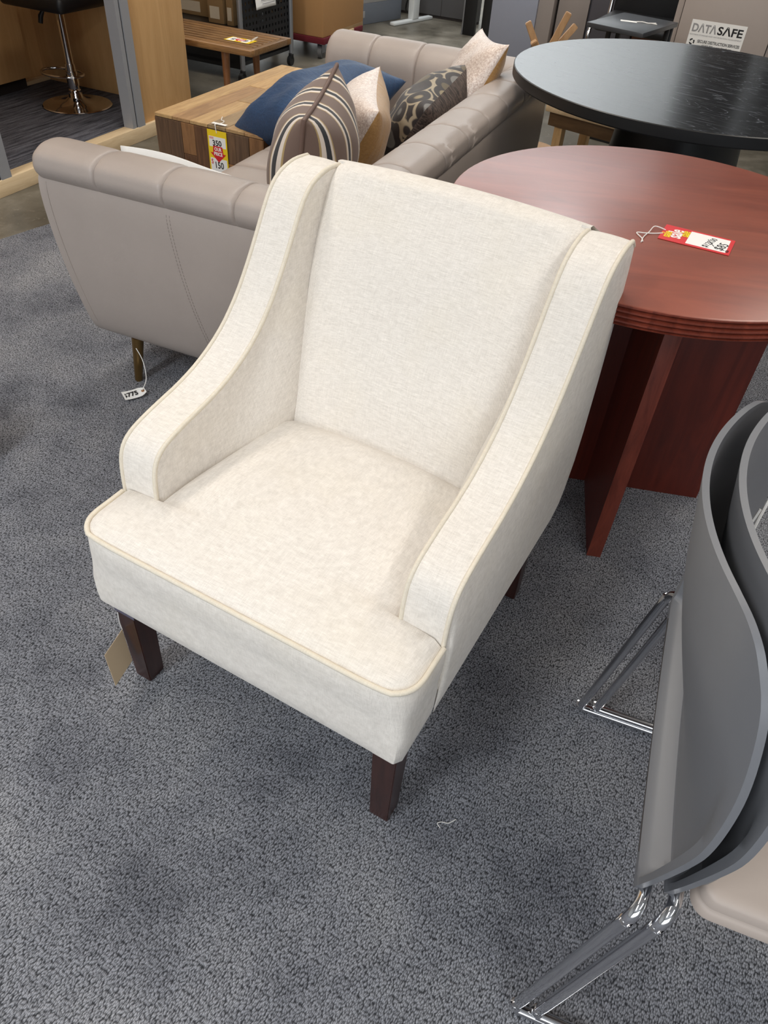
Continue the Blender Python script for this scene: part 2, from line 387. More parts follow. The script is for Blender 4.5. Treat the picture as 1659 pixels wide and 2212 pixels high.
def text(name, body, size, mat, parent, mtx, align='CENTER', ext=0.0002, sx=1.0, bold=0.0, width=None):
    cu = bpy.data.curves.new(name, 'FONT'); cu.body = body; cu.size = size; cu.align_x = align; cu.align_y = 'CENTER'
    cu.extrude = ext; cu.offset = bold; cu.resolution_u = 3
    t = bpy.data.objects.new(name+'_src', cu); COL.objects.link(t)
    me = bpy.data.meshes.new_from_object(t); bpy.data.objects.remove(t); me.name = name
    if width:
        xs = [v.co.x for v in me.vertices]; sx = width/(max(xs)-min(xs))
    if sx != 1.0: me.transform(Matrix.Diagonal((sx, 1, 1, 1)))
    me.materials.clear(); me.materials.append(mat)
    o = bpy.data.objects.new(name, me); COL.objects.link(o)
    if parent: o.parent = parent
    o.matrix_local = mtx
    return o
def axes(o, X, Y, Z):
    X, Y, Z = Vector(X).normalized(), Vector(Y).normalized(), Vector(Z).normalized()
    return Matrix(((X.x, Y.x, Z.x, o[0]), (X.y, Y.y, Z.y, o[1]), (X.z, Y.z, Z.z, o[2]), (0, 0, 0, 1)))
def poly_plate(name, mat, pts, z0, z1, parent=None):
    bm = bmesh.new()
    a = [bm.verts.new((x, y, z0)) for x, y in pts]; b = [bm.verts.new((x, y, z1)) for x, y in pts]
    bm.faces.new(list(reversed(a))); bm.faces.new(b)
    for i in range(len(pts)):
        j = (i+1) % len(pts); bm.faces.new((a[i], a[j], b[j], b[i]))
    bmesh.ops.recalc_face_normals(bm, faces=bm.faces)
    return finish(name, bm, mat, parent)
# floor-plan frame shared by the sofa group, booth and far furniture: R to the right, L away
G0 = radians(-22.35)
RX = Vector((cos(G0), sin(G0), 0)); LY = Vector((-sin(G0), cos(G0), 0))
def G(gx, gy, z=0.0): return tuple(RX*gx+LY*gy+Vector((0, 0, z)))

# ------------------------------------------------------------------ setting: floor, walls, ceiling
ZF = -0.004                                   # concrete slab; the loop carpet on it is 4 mm thick
o = struct(box('floor', M['concrete'], -6.5, 6.5, -5, 10.5, -0.12, ZF))
o = struct(poly_plate('floor', M['carpet'], [(-5.2, -4.6), (4.6, -4.6), (4.6, 1.62), (-0.93, 3.76), (-1.51, 2.965), (-1.61, 2.82), (-5.2, -2.3)], ZF+0.0002, 0.0))
o['label'] = 'dark grey loop pile carpet'
struct(box('wall_back', M['wallpaint'], -6.5, 6.5, 10.4, 10.5, ZF, 3.7))
struct(box('wall_left', M['wallpaint'], -6.6, -6.5, -5, 10.5, ZF, 3.7))
struct(box('wall_right', M['wallpaint'], 6.5, 6.6, -5, 10.5, ZF, 3.7))
struct(box('wall_front', M['wallpaint'], -6.5, 6.5, -5.1, -5, ZF, 3.7))
struct(box('ceiling', M['ceil'], -6.6, 6.6, -5.1, 10.5, 3.6, 3.7))

# ------------------------------------------------------------------ cream armchair
CA = radians(-26.73)
U = Vector((cos(CA), sin(CA), 0)); V = Vector((-sin(CA), cos(CA), 0))
ch_o = Vector((0.051, 0.603, 0)) + U*(-0.308)
chair = thing('armchair', 'cream linen slope-arm armchair with dark wood legs, in the centre on grey carpet', 'armchair', tuple(ch_o), CA)
LIN = M['linen']
# seat: T-shaped in plan, crowned on top, with deep front face
def hw(y):
    if y < 0.035: return 0.320-0.045*(1-sqrt(max(0, 1-((0.035-y)/0.050)**2)))
    if y < 0.097: return 0.320
    if y < 0.103: return 0.320-(y-0.097)/0.006*0.075
    return 0.245-0.035*sstep(0.1, 0.46, y)
ys = [-0.015, -0.0135, -0.010, -0.004, 0.005, 0.018, 0.035, 0.055, 0.075, 0.097, 0.103]+[0.103+0.387*i/20 for i in range(1, 21)]
NX = 41
bm = bmesh.new(); rows = []
def ztop(s, y):
    edge = min(1, (1-abs(s))/0.10); fr = min(1, (y+0.015)/0.05)
    e = sqrt(max(0, 1-(1-edge)**2)); f = sqrt(max(0, 1-(1-fr)**2))
    return 0.416+0.016*min(e, f)+0.022*(1-s*s)*sstep(-0.02, 0.22, y)*(1-0.3*sstep(0.3, 0.5, y))-0.026*sstep(0.405, 0.47, y)
for y in ys:
    rows.append([bm.verts.new((s*hw(y), y, ztop(s, y))) for s in [-1+2*i/(NX-1) for i in range(NX)]])
for A, B in zip(rows, rows[1:]):
    for i in range(NX-1): bm.faces.new((A[i], A[i+1], B[i+1], B[i]))
loop = rows[0]+[r[-1] for r in rows[1:]]+list(reversed(rows[-1][:-1]))+[r[0] for r in reversed(rows[1:-1])]
prev = loop
cen = Vector((0, 0.2, 0))
for z, d in ((0.405, 0.0045), (0.385, 0.0055), (0.362, 0.0045), (0.352, 0.0035), (0.343, 0.0025), (0.335, 0.002), (0.30, 0.003), (0.262, 0.002), (0.238, 0.0), (0.234, -0.004)):
    cur = []
    for v in loop:
        nrm = Vector((v.co.x/0.32, 0, 0)) if v.co.y > 0.03 else Vector((v.co.x, (v.co.y-0.035)*2.2, 0))
        if abs(v.co.x) < 0.27 and v.co.y < 0: nrm = Vector((0, -1, 0))
        nn = nrm.normalized() if nrm.length > 1e-6 else Vector((0, 0, 0))
        bx_, by_ = v.co.x, v.co.y
        if z < 0.406 and by_ < 0.035 and abs(bx_) > 0.275:
            qx, qy = (abs(bx_)-0.275)/0.045, (0.035-by_)/0.05; m_ = max(qx, qy)/max(1e-6, sqrt(qx*qx+qy*qy)); k_ = sstep(0.405, 0.27, z)
            m_ = 1/max(qx, qy, 1e-6)
            bx_ += k_*(math.copysign(0.275+0.045*min(1, qx*m_), bx_)-bx_); by_ += k_*((0.035-0.05*min(1, qy*m_))-by_)
        cur.append(bm.verts.new((bx_+nn.x*d, by_+nn.y*d, z)))
    for i in range(len(loop)):
        j = (i+1) % len(loop); bm.faces.new((prev[j], prev[i], cur[i], cur[j]))
    prev = cur
bm.faces.new(prev)
bmesh.ops.recalc_face_normals(bm, faces=bm.faces)
seat = finish('seat', bm, LIN, chair, smooth=48)
pp = [(-0.3215, 0.097, 0.419)]
pp += [(-hw(y)-0.0015, y-0.001, 0.419) for y in (0.07, 0.05, 0.035, 0.018, 0.005, -0.004, -0.010, -0.0135)]
pp += [(x, -0.0175, 0.419) for x in (-0.24, -0.12, 0, 0.12, 0.24)]
pp += [(hw(y)+0.0015, y-0.001, 0.419) for y in (-0.0135, -0.010, -0.004, 0.005, 0.018, 0.035, 0.05, 0.07)]+[(0.3215, 0.097, 0.419)]
tube('piping', M['lpipe'], catmull(pp, 3), 0.0045, seat, 8)
# arms
top_p = [(0.098, 0.30), (0.099, 0.38), (0.101, 0.44), (0.106, 0.485), (0.117, 0.511), (0.138, 0.527), (0.17, 0.537), (0.21, 0.545), (0.27, 0.556), (0.33, 0.575), (0.39, 0.607), (0.44, 0.650), (0.48, 0.698), (0.515, 0.748), (0.545, 0.793), (0.570, 0.822), (0.60, 0.839), (0.64, 0.847), (0.683, 0.845)]
top_c = [tuple(p)[:2] for p in catmull([(a, b, 0) for a, b in top_p], 3)]
rear = [(0.700, 0.832), (0.712, 0.79), (0.724, 0.72), (0.727, 0.64), (0.720, 0.55), (0.705, 0.45), (0.688, 0.36), (0.672, 0.29), (0.662, 0.243)]
prof = top_c+rear+[(0.50, 0.240), (0.30, 0.240), (0.11, 0.242)]
EDGE = top_c+rear
NE = len(EDGE); CUM = [0.0]
for a_, b_ in zip(EDGE, EDGE[1:]): CUM.append(CUM[-1]+sqrt((a_[0]-b_[0])**2+(a_[1]-b_[1])**2))
BASE = []
for k in range(NE):
    t = CUM[k]/CUM[-1]; BASE.append((0.100+0.562*sstep(0.02, 0.98, t), 0.2385))
def arm(sign):
    bm = bmesh.new(); n = NE
    INS = offset_poly(EDGE+[(0.3, 0.2385)], 0.006)[:n]
    def shift(y, z): return 0.050*sstep(0.12, 0.43, y)*sstep(0.84, 0.46, z)
    def side(x, out):
        rows = []
        for vk in [0, 0.03, 0.08, 0.16, 0.28, 0.42, 0.58, 0.74, 0.88, 1.0]:
            row = []
            for k in range(n):
                y = INS[k][0]+(BASE[k][0]-INS[k][0])*vk; z = INS[k][1]+(BASE[k][1]-INS[k][1])*vk
                e = min(1, vk/0.25)*min(1, (1-vk)/0.3)*sstep(0.0, 0.12, CUM[k]/CUM[-1])*sstep(1.0, 0.85, CUM[k]/CUM[-1])
                xx = x+(0.009*e if out else -shift(y, z)*sstep(0.0, 0.75, vk)-0.003*e)
                row.append(bm.verts.new((sign*xx, y, z)))
            rows.append(row)
        for A, B in zip(rows, rows[1:]):
            for k in range(n-1): bm.faces.new((A[k], A[k+1], B[k+1], B[k]))
        return rows[0]
    ri_ = side(0.2405, False); ro_ = side(0.322, True)
    strips = [ri_]
    for x, d in ((0.2425, 0.0022), (0.247, 0.0), (0.262, -0.001), (0.281, -0.0015), (0.300, -0.001), (0.315, 0.0), (0.320, 0.0022)):
        Q = offset_poly(EDGE+[(0.3, 0.2385)], d)[:n]
        strips.append([bm.verts.new((sign*(x-(shift(y, z) if x < 0.244 else 0)*0.0), y, z)) for y, z in Q])
    strips.append(ro_)
    for A, B in zip(strips, strips[1:]):
        for k in range(n-1): bm.faces.new((A[k], A[k+1], B[k+1], B[k]))
    bmesh.ops.recalc_face_normals(bm, faces=bm.faces)
    a = finish('arm', bm, LIN, chair, smooth=55)
    for x in (0.2435, 0.3185):
        P = offset_poly(EDGE+[(0.3, 0.2385)], 0.0008)[:len(top_c)+1]
        tube('piping', M['lpipe'], [(sign*x, y, z) for y, z in P if z > 0.30 or y > 0.3], 0.0042, a, 8)
    return a
for s_ in (-1, 1): arm(s_)
# back
bprof = [(0.425, 0.40), (0.440, 0.44), (0.463, 0.50), (0.500, 0.58), (0.540, 0.66), (0.580, 0.735), (0.612, 0.79), (0.634, 0.825), (0.655, 0.845), (0.680, 0.850), (0.703, 0.842), (0.716, 0.80), (0.726, 0.72), (0.728, 0.62), (0.718, 0.52), (0.700, 0.42), (0.680, 0.32), (0.664, 0.244)]
bc = [(p.x, p.y) for p in catmull([(a, b, 0) for a, b in bprof], 3)]
bm = bmesh.new()
def bfn(u, v):
    i = min(int(round(v*(len(bc)-1))), len(bc)-1); y, z = bc[i]
    s = -1+2*u
    w = 0.247-0.045*sstep(0.84, 0.44, z) if i < 30 else 0.247+0.06*sstep(0.70, 0.72, y)
    bul = 0.016*(1-abs(s)**2.5)*sstep(0.42, 0.55, z)*sstep(0.86, 0.72, z) if i < 27 else 0.008*(1-s*s)
    roll = -0.012*sstep(0.9, 1.0, abs(s)) if i < 27 else 0
    d = bul+roll
    nx, nz = (-0.86, 0.5) if i < 27 else (0.9, 0.0)
    cr = 0.006*(1-s*s) if 22 < i < 32 else 0
    return (s*w, y+nx*d, z+nz*d+cr)
grid(bm, bfn, 33, len(bc)); bmesh.ops.recalc_face_normals(bm, faces=bm.faces)
finish('backrest', bm, LIN, chair, smooth=50)
# rear lower rail closes the underside
box('rear_rail', LIN, -0.318, 0.318, 0.10, 0.668, 0.236, 0.30, 0.006, chair)
def leg(x0, x1, y0, y1, top_shift=(0, 0), grow=0.004):
    bm = bmesh.new()
    b = [bm.verts.new(p) for p in ((x0, y0, 0), (x1, y0, 0), (x1, y1, 0), (x0, y1, 0))]
    dx, dy = top_shift
    t = [bm.verts.new(p) for p in ((x0+dx-grow, y0+dy-grow, 0.242), (x1+dx+grow, y0+dy-grow, 0.242), (x1+dx+grow, y1+dy+grow, 0.242), (x0+dx-grow, y1+dy+grow, 0.242))]
    bm.faces.new(list(reversed(b))); bm.faces.new(t)
    for i in range(4):
        j = (i+1) % 4; bm.faces.new((b[i], b[j], t[j], t[i]))
    bmesh.ops.bevel(bm, geom=list(bm.edges), offset=0.0015, segments=2, affect='EDGES')
    return finish('leg', bm, M['espresso'], chair, smooth=35)
leg(0.270, 0.308, 0.0, 0.040); leg(-0.290, -0.252, 0.0, 0.040)
leg(0.268, 0.300, 0.615, 0.650, (0, -0.03)); leg(-0.300, -0.268, 0.615, 0.650, (0, -0.03))
# clear label under the rail
bm = bmesh.new(); add_box(bm, -0.292, -0.244, -0.0062, -0.0052, 0.212, 0.228); finish('leg_label', bm, M['label'], chair)

# beige card hanging on the front left leg
def chw(x, y, z=0): return ch_o+U*x+V*y+Vector((0, 0, z))
ct = thing('hang_tag', 'blank beige card tag hanging at front left leg of cream armchair', 'tag', tuple(chw(-0.287, -0.006, 0.168)), 0)
cardX = (U*0.225-V*0.974).normalized()
bm = bmesh.new()
for q in ((0, 0),):
    A = Vector((0, 0, 0)); Bx = cardX*0.062; Dn = Vector((0.006, -0.006, -0.105)); nrm = cardX.cross(Vector((0, 0, 1)))*0.0006
    vs = [bm.verts.new(A+nrm*k+p) for k in (0, 1) for p in (Vector((0, 0, -0.012)), Bx+Vector((0, 0, -0.015)), Bx+Dn, Dn+Vector((0, 0, 0.002)))]
    for f in ((0, 1, 2, 3), (7, 6, 5, 4), (0, 4, 5, 1), (1, 5, 6, 2), (2, 6, 7, 3), (3, 7, 4, 0)): bm.faces.new([vs[i] for i in f])
bmesh.ops.recalc_face_normals(bm, faces=bm.faces)
finish('card', bm, M['kraft'], ct)
tube('string', M['string'], [Vector((0, 0, -0.012)), Vector((-0.001, -0.001, 0.01)), U*0.001+Vector((0, 0, 0.04))], 0.0009, ct, 6)

# ------------------------------------------------------------------ taupe leather sofa
SA = radians(-20.5)
SR = Vector((cos(SA), sin(SA), 0)); SL = Vector((-sin(SA), cos(SA), 0))
SO = SR*(-1.55)+SL*1.48
def S(x, y, z=0): return SO+SR*x+SL*y+Vector((0, 0, z))
sofa = thing('sofa', 'taupe leather sofa with channel tufted rolled back behind the cream armchair', 'sofa', tuple(SO), SA)
LEA = M['leather']
SLEN, SDEP, SZ = 1.79, 0.865, 0.60
def roll_section(t):
    # outside seam -> over the top -> inner face; (n outward, z), outward positive
    tab = [(0.0, -0.012, 0.585), (0.04, 0.004, 0.598), (0.14, 0.014, 0.622), (0.28, 0.006, 0.652), (0.42, -0.030, 0.671), (0.55, -0.080, 0.673), (0.68, -0.128, 0.657), (0.80, -0.160, 0.625), (0.88, -0.172, 0.58), (1.0, -0.176, 0.40)]
    for a, b in zip(tab, tab[1:]):
        if t <= b[0]:
            k = (t-a[0])/(b[0]-a[0]); return a[1]+(b[1]-a[1])*k, a[2]+(b[2]-a[2])*k
    return tab[-1][1:]
def smooth_section(t):
    ns = [roll_section(min(1, max(0, t+d))) for d in (-0.04, -0.02, 0, 0.02, 0.04)]
    return sum(p[0] for p in ns)/5, sum(p[1] for p in ns)/5
def channel_roll(name, length, bounds, place, end0=0.0, end1=0.0):
    """length along s; bounds: groove positions; place(s, n, z) -> local point"""
    S_ = set([0, length])
    for b in bounds:
        for d in (-0.05, -0.025, -0.012, -0.006, -0.003, 0, 0.003, 0.006, 0.012, 0.025, 0.05): S_.add(min(length, max(0, b+d)))
    for k in range(int(length/0.04)+1): S_.add(k*0.04)
    for d in (0.004, 0.01, 0.018, 0.028):
        if end0: S_.add(d)
        if end1: S_.add(length-d)
    ss = sorted(S_); NT_ = 44
    bm = bmesh.new(); R_ = []
    for s in ss:
        g = sum(0.0025*exp(-((s-b)/0.014)**2)+0.006*exp(-((s-b)/0.003)**2) for b in bounds)
        e = 0
        if end0 and s < 0.024: e = 0.017*(1-sqrt(max(0, 1-(1-s/0.024)**2)))
        if end1 and s > length-0.03: e = 0.03*(1-sqrt(max(0, 1-(1-(length-s)/0.03)**2)))
        ring = []
        for k in range(NT_):
            t = k/(NT_-1); n, z = smooth_section(t)
            cn, cz = -0.085, 0.58
            dx, dz = n-cn, z-cz; l = sqrt(dx*dx+dz*dz)+1e-6
            q = (g*sstep(0.0, 0.1, t)+e)/l
            ring.append(bm.verts.new(place(s, n-dx*q, z-dz*q)))
        R_.append(ring)
    for A, B in zip(R_, R_[1:]):
        for k in range(NT_-1): bm.faces.new((A[k], A[k+1], B[k+1], B[k]))
    for ring in (R_[0], R_[-1]): bm.faces.new(ring)
    bmesh.ops.recalc_face_normals(bm, faces=bm.faces)
    return finish(name, bm, LEA, sofa, smooth=60)
# back along Y at X = SDEP (outward +X)
channel_roll('back_cushion', SLEN, [0.20*k+0.19 for k in range(8)], lambda s, n, z: (SDEP+n, s, z))
channel_roll('arm_cushion', SDEP-0.02, [0.195, 0.395, 0.595], lambda s, n, z: (s-0.03, -n, z), end0=1)
channel_roll('arm_cushion', SDEP-0.02, [0.195, 0.395, 0.595], lambda s, n, z: (s-0.03, SLEN+n, z), end0=1)
def shell_panel(name, pts_top, pts_bot, inward, thick=0.14):
    pass
# outer panels: profile bulges a little, rounds under at the bottom
def panel(name, length, place, front=False):
    bm = bmesh.new()
    pr = [(-0.012, 0.600), (-0.003, 0.588), (0.003, 0.55), (0.006, 0.45), (0.004, 0.35), (-0.004, 0.27), (-0.014, 0.215), (-0.026, 0.178), (-0.045, 0.152), (-0.08, 0.14), (-0.165, 0.138), (-0.170, 0.38)]
    prc = [(p.x, p.y) for p in catmull([(a, b, 0) for a, b in pr], 3)]
    nn = 25
    def fn(u, v):
        n, z = prc[min(len(prc)-1, int(round(v*(len(prc)-1))))]
        return place(u*length, n, z)
    Vv = grid(bm, fn, nn, len(prc))
    bm.faces.new([Vv[0][j] for j in range(len(prc))]); bm.faces.new([Vv[-1][j] for j in range(len(prc))])
    bmesh.ops.recalc_face_normals(bm, faces=bm.faces)
    return finish(name, bm, LEA, sofa, smooth=55)
fshift = lambda z: 0.055*sstep(0.6, 0.14, z)
p_arm = panel('arm_panel', 1.0, lambda s, n, z: ((fshift(z)-0.028)*(1-s)+s*(SDEP-0.03), -n, z))
panel('arm_panel', 1.0, lambda s, n, z: ((fshift(z)-0.028)*(1-s)+s*(SDEP-0.03), SLEN+n, z))
panel('back_panel', SLEN, lambda s, n, z: (SDEP+n, s, z))
PR_ = [(p.x, p.y) for p in catmull([(a, b, 0) for a, b in ((-0.003, 0.588), (0.003, 0.55), (0.006, 0.45), (0.004, 0.35), (-0.004, 0.27), (-0.014, 0.215), (-0.026, 0.178))], 8)]
bm = bmesh.new()
for xo in (0.0, 0.009):
    z = 0.578
    while z > 0.20:
        a_, b_ = [(0.365+xo+0.085*((0.58-zz)/0.38)**1.3, -lerp_tab(-zz, [(-q[1], q[0]) for q in PR_])-0.0003, zz) for zz in (z, z-0.006)]
        add_tube(bm, [a_, b_], 0.0009, 5); z -= 0.009
finish('stitching', bm, M['seam'], p_arm)
bm = bmesh.new()
add_tube(bm, [(fshift(zz)-0.028+0.024, -lerp_tab(-zz, [(-q[1], q[0]) for q in PR_])-0.0004, zz) for zz in [0.585-0.0185*k for k in range(22)]], 0.0016, 6)
finish('welt', bm, LEA, p_arm, smooth=60)
# seat with channels
bm = bmesh.new()
sy = sorted({0.165+0.0*i for i in range(1)} | {0.165+1.46*i/60 for i in range(61)} | {0.19+0.2*k+d for k in range(8) for d in (-0.006, -0.003, 0, 0.003, 0.006)})
xs_ = [0.03, 0.031, 0.034, 0.042, 0.06, 0.09, 0.2, 0.35, 0.5, 0.62, 0.70]
rows = []
for y in sy:
    g = sum(0.010*exp(-((y-0.19-0.2*k)/0.006)**2) for k in range(8))
    zt = [0.24, 0.36, 0.392, 0.410, 0.420, 0.424, 0.428, 0.428, 0.424, 0.42, 0.41]
    rows.append([bm.verts.new((x, y, z-g*(0.3 if i < 2 else 1))) for i, (x, z) in enumerate(zip(xs_, zt))])
for A, B in zip(rows, rows[1:]):
    for i in range(len(xs_)-1): bm.faces.new((A[i], B[i], B[i+1], A[i+1]))
bmesh.ops.recalc_face_normals(bm, faces=bm.faces)
finish('seat_cushion', bm, LEA, sofa, smooth=60)
box('seat_base', LEA, 0.055, SDEP-0.05, 0.05, SLEN-0.05, 0.142, 0.32, 0.02, sofa)
for x, y, sx, sy_ in ((0.15, 0.06, 0.03, -0.02), (0.15, SLEN-0.06, 0.03, 0.02), (0.75, 0.07, -0.02, -0.01), (0.75, SLEN-0.07, -0.02, 0.01)):
    bm = bmesh.new(); add_tube(bm, [(x-sx*0.6, y+sy_*0.6, 0.0), (x-sx*0.55, y+sy_*0.55, 0.004), (x, y, 0.15)], [0.0105, 0.0115, 0.018], 20)
    finish('leg', bm, M['brass'], sofa, smooth=50)

# ------------------------------------------------------------------ pillows on the sofa
def pillow(name, label, w, h, t, c, Ux, Vy, mats, parts_pipe=None, seed=0, pinch=0.10, wr=0.006):
    """local x along Ux (width w), y along Vy (height h), z the normal; both faces one mesh"""
    rnd = random.Random(seed)
    Ux = Vector(Ux).normalized(); Vy = (Vector(Vy)-Ux*Vector(Vy).dot(Ux)).normalized(); N = Ux.cross(Vy)
    ph = [rnd.uniform(0, 6.28) for _ in range(6)]
    N_ = 33
    def edge(u, v):
        k = 1-pinch*(1-abs(v)**2.0*0.0-0)*(0)
        # sides bow inward between pointed corners
        x = u*(1-pinch*(1-v*v)*abs(u)**3); y = v*(1-pinch*(1-u*u)*abs(v)**3)
        return x*w/2, y*h/2
    def th(u, v):
        a = max(0, 1-abs(u)**2.4); b = max(0, 1-abs(v)**2.4)
        base = t/2*(a*b)**0.52
        wk = wr*(sin(7*u+ph[0]+3*v)*sin(5*v+ph[1]) + 0.6*sin(13*u*v+ph[2]+4*u)*(abs(u*v)))
        return base+wk*(a*b)**0.5
    bm = bmesh.new()
    gridv = {}
    for sgn in (1, -1):
        for i in range(N_):
            for j in range(N_):
                border = i in (0, N_-1) or j in (0, N_-1)
                if sgn == -1 and border: gridv[(sgn, i, j)] = gridv[(1, i, j)]; continue
                u = sin((i/(N_-1)-0.5)*pi); v = sin((j/(N_-1)-0.5)*pi)
                u = 0.5*u+0.5*(-1+2*i/(N_-1)); v = 0.5*v+0.5*(-1+2*j/(N_-1))
                x, y = edge(u, v)
                gridv[(sgn, i, j)] = bm.verts.new((x, y, sgn*th(u, v)))
    for sgn in (1, -1):
        for i in range(N_-1):
            for j in range(N_-1):
                q = [gridv[(sgn, i, j)], gridv[(sgn, i+1, j)], gridv[(sgn, i+1, j+1)], gridv[(sgn, i, j+1)]]
                f = bm.faces.new(q if sgn == 1 else list(reversed(q)))
                f.material_index = 0 if (sgn == 1 or len(mats) == 1) else 1
    border = [gridv[(1, i, 0)].co.copy() for i in range(N_)]+[gridv[(1, N_-1, j)].co.copy() for j in range(1, N_)]+[gridv[(1, i, N_-1)].co.copy() for i in range(N_-2, -1, -1)]+[gridv[(1, 0, j)].co.copy() for j in range(N_-2, 0, -1)]
    root = thing(name, label, 'pillow', (0, 0, 0))
    Wd = lambda d: SR*d.x+SL*d.y+Vector((0, 0, d.z))
    root.matrix_world = axes(S(*c), Wd(Ux), Wd(Vy), Wd(N))
    finish('cover', bm, mats, root, smooth=80)
    if parts_pipe:
        tube('piping', parts_pipe, border, 0.006, root, 8, closed=True)
    return root
pillow('throw_pillow', 'large plain blue pillow lying toward the wooden block table', 0.55, 0.42, 0.25, (0.105, 1.31, 0.497), (0.42, 0.89, 0.14), (-0.75, 0.35, -0.25), [M['blue']], seed=1, wr=0.013, pinch=0.05)
sp = pillow('throw_pillow', 'brown, black and cream striped pillow with brown piping, nearest the armchair', 0.44, 0.40, 0.24, (0.516, 0.487, 0.585), (-0.269, 0.961, 0.07), (0.144, -0.032, 0.989), [M['stripe']], M['brownpipe'], seed=2, wr=0.004, pinch=0.06)
gp = pillow('throw_pillow', 'gold pillow with pale metallic front face, just behind the striped one', 0.48, 0.38, 0.21, (0.45, 0.865, 0.54), (-0.40, 0.915, 0.02), (0.42, 0.2, 0.88), [M['gold'], M['champ']], seed=3)
pillow('throw_pillow', 'dark brown and grey patterned pillow between the two metallic pillows', 0.47, 0.33, 0.22, (0.555, 1.25, 0.525), (-0.03, 0.99, 0.09), (0.55, 0.0, 0.84), [M['rib'], M['pattern']], seed=4, pinch=0.05)
pillow('throw_pillow', 'pale champagne metallic pillow in the far corner of the sofa', 0.38, 0.38, 0.14, (0.615, 1.52, 0.595), (-0.53, 0.85, -0.06), (0.40, 0.25, 0.88), [M['gold'], M['champ']], seed=5)
ws = thing('foam_sheet', 'thin white foam sheet tucked behind the near arm of the sofa', 'sheet', tuple(S(0.085, 0.195, 0.43)), SA)
bm = bmesh.new(); grid(bm, lambda u, v: (0.35*u, 0.006+0.012*sin(5*u)*v, 0.206*v-0.006*u*v+0.004*sin(3.4*u)*v), 16, 6)
o_ = finish('sheet', bm, M['white'], ws, smooth=80); o_.modifiers.new('t', 'SOLIDIFY').thickness = 0.003

# small white tag on the sofa leg
def flat_card(name, parent, w, h, mat, t=0.0006, notch=False, bend=0.0):
    bm = bmesh.new(); n = 9
    def fn(u, v):
        x = (u-0.5)*w; y = (v-0.5)*h
        if notch and u > 0.8: y *= 1-(u-0.8)/0.2*0.45
        return (x, y, bend*(2*(u-0.5))**2)
    grid(bm, fn, n, 3)
    r = bmesh.ops.extrude_face_region(bm, geom=list(bm.faces))
    for v in [g for g in r['geom'] if isinstance(g, bmesh.types.BMVert)]: v.co.z -= t
    bmesh.ops.recalc_face_normals(bm, faces=bm.faces)
    return finish(name, bm, mat, parent)
st = thing('price_tag', 'small white string price tag on the carpet by the brass sofa leg', 'tag')
st.matrix_world = axes((-0.776, 1.837, 0.012), (0.80, 0.60, 0), (-0.6, 0.8, 0.25), (0.12, -0.2, 0.95))
flat_card('card', st, 0.068, 0.034, M['white'], notch=True, bend=0.004)
text('price_lettering', '$775', 0.022, M['ink'], st, axes((-0.012, -0.001, 0.0026), (1, 0, 0), (0, 1, 0), (0, 0, 1)), bold=0.0006)
bm = bmesh.new(); add_lathe(bm, [(0.0, 0.004), (0.0025, 0.0042), (0.005, 0.0035), (0.005, 0.002)], 14, (0.026, 0)); finish('eyelet', bm, M['eyelet'], st, smooth=40)
si = st.matrix_world.inverted()
tube('string', M['string'], [si @ Vector(p) for p in catmull([(-0.757, 1.852, 0.016), (-0.745, 1.87, 0.045), (-0.757, 1.90, 0.085), (-0.776, 1.915, 0.118), (-0.790, 1.925, 0.132)], 5)], 0.0013, st, 6)

# ------------------------------------------------------------------ round tables
TZ = 0.745
rtab = thing('round_table', 'round mahogany red table with ridged edge behind the armchair on right', 'table', (0.532, 1.606, 0), radians(-7))
Rr = 0.447
bm = bmesh.new()
add_lathe(bm, [(0.0, TZ), (Rr-0.004, TZ), (Rr-0.001, TZ-0.001)], 96, mat=0)
pr = [(Rr-0.001, TZ-0.001)]
for k in range(4):
    z = TZ-0.001-k*0.0095
    pr += [(Rr, z-0.0008), (Rr, z-0.0035), (Rr-0.0015, z-0.0050), (Rr-0.0050, z-0.0062), (Rr-0.0060, z-0.0078), (Rr-0.0025, z-0.0092)]
pr += [(Rr-0.003, TZ-0.040), (0.0, TZ-0.040)]
add_lathe(bm, pr, 96, mat=1)
bmesh.ops.remove_doubles(bm, verts=bm.verts, dist=0.0002); bmesh.ops.recalc_face_normals(bm, faces=bm.faces)
finish('tabletop', bm, [M['mahog'], M['mahog_edge']], rtab, smooth=30)
rb = thing
def rpanel(name, x0, x1, y0, y1): 
    return box(name, M['mahog_dark'], x0, x1, y0, y1, 0.0, TZ-0.040, 0.001, rtab)
# crossed panels, front one points toward the camera
rp = rpanel('leg_panel', 0.018, 0.052, -0.282, 0.30)
for e_ in (-0.2835, 0.2995): box('edge_band', M['mahog_edge'], 0.0178, 0.0522, e_, e_+0.002, 0.0, TZ-0.041, 0.0006, rp)
rpanel('leg_panel', -0.26, 0.325, 0.012, 0.046)
bt = thing('round_table', 'larger round black wood-grain table behind the mahogany one', 'table', (0.904, 2.820, 0), radians(-35))
Rb = 0.595
bm = bmesh.new()
add_lathe(bm, [(0.0, TZ), (Rb-0.003, TZ)], 112, mat=0)
add_lathe(bm, [(Rb-0.003, TZ), (Rb, TZ-0.002), (Rb, TZ-0.030), (Rb-0.004, TZ-0.034), (0.0, TZ-0.034)], 112, mat=1)
bmesh.ops.remove_doubles(bm, verts=bm.verts, dist=0.0002); bmesh.ops.recalc_face_normals(bm, faces=bm.faces)
finish('tabletop', bm, [M['ash'], M['blackedge']], bt, smooth=30)
lathe('pedestal', M['blackedge'], [(0.0, TZ-0.034), (0.20, TZ-0.034), (0.215, 0.55), (0.245, 0.30), (0.275, 0.10), (0.28, ZF), (0.0, ZF)], bt, 64)

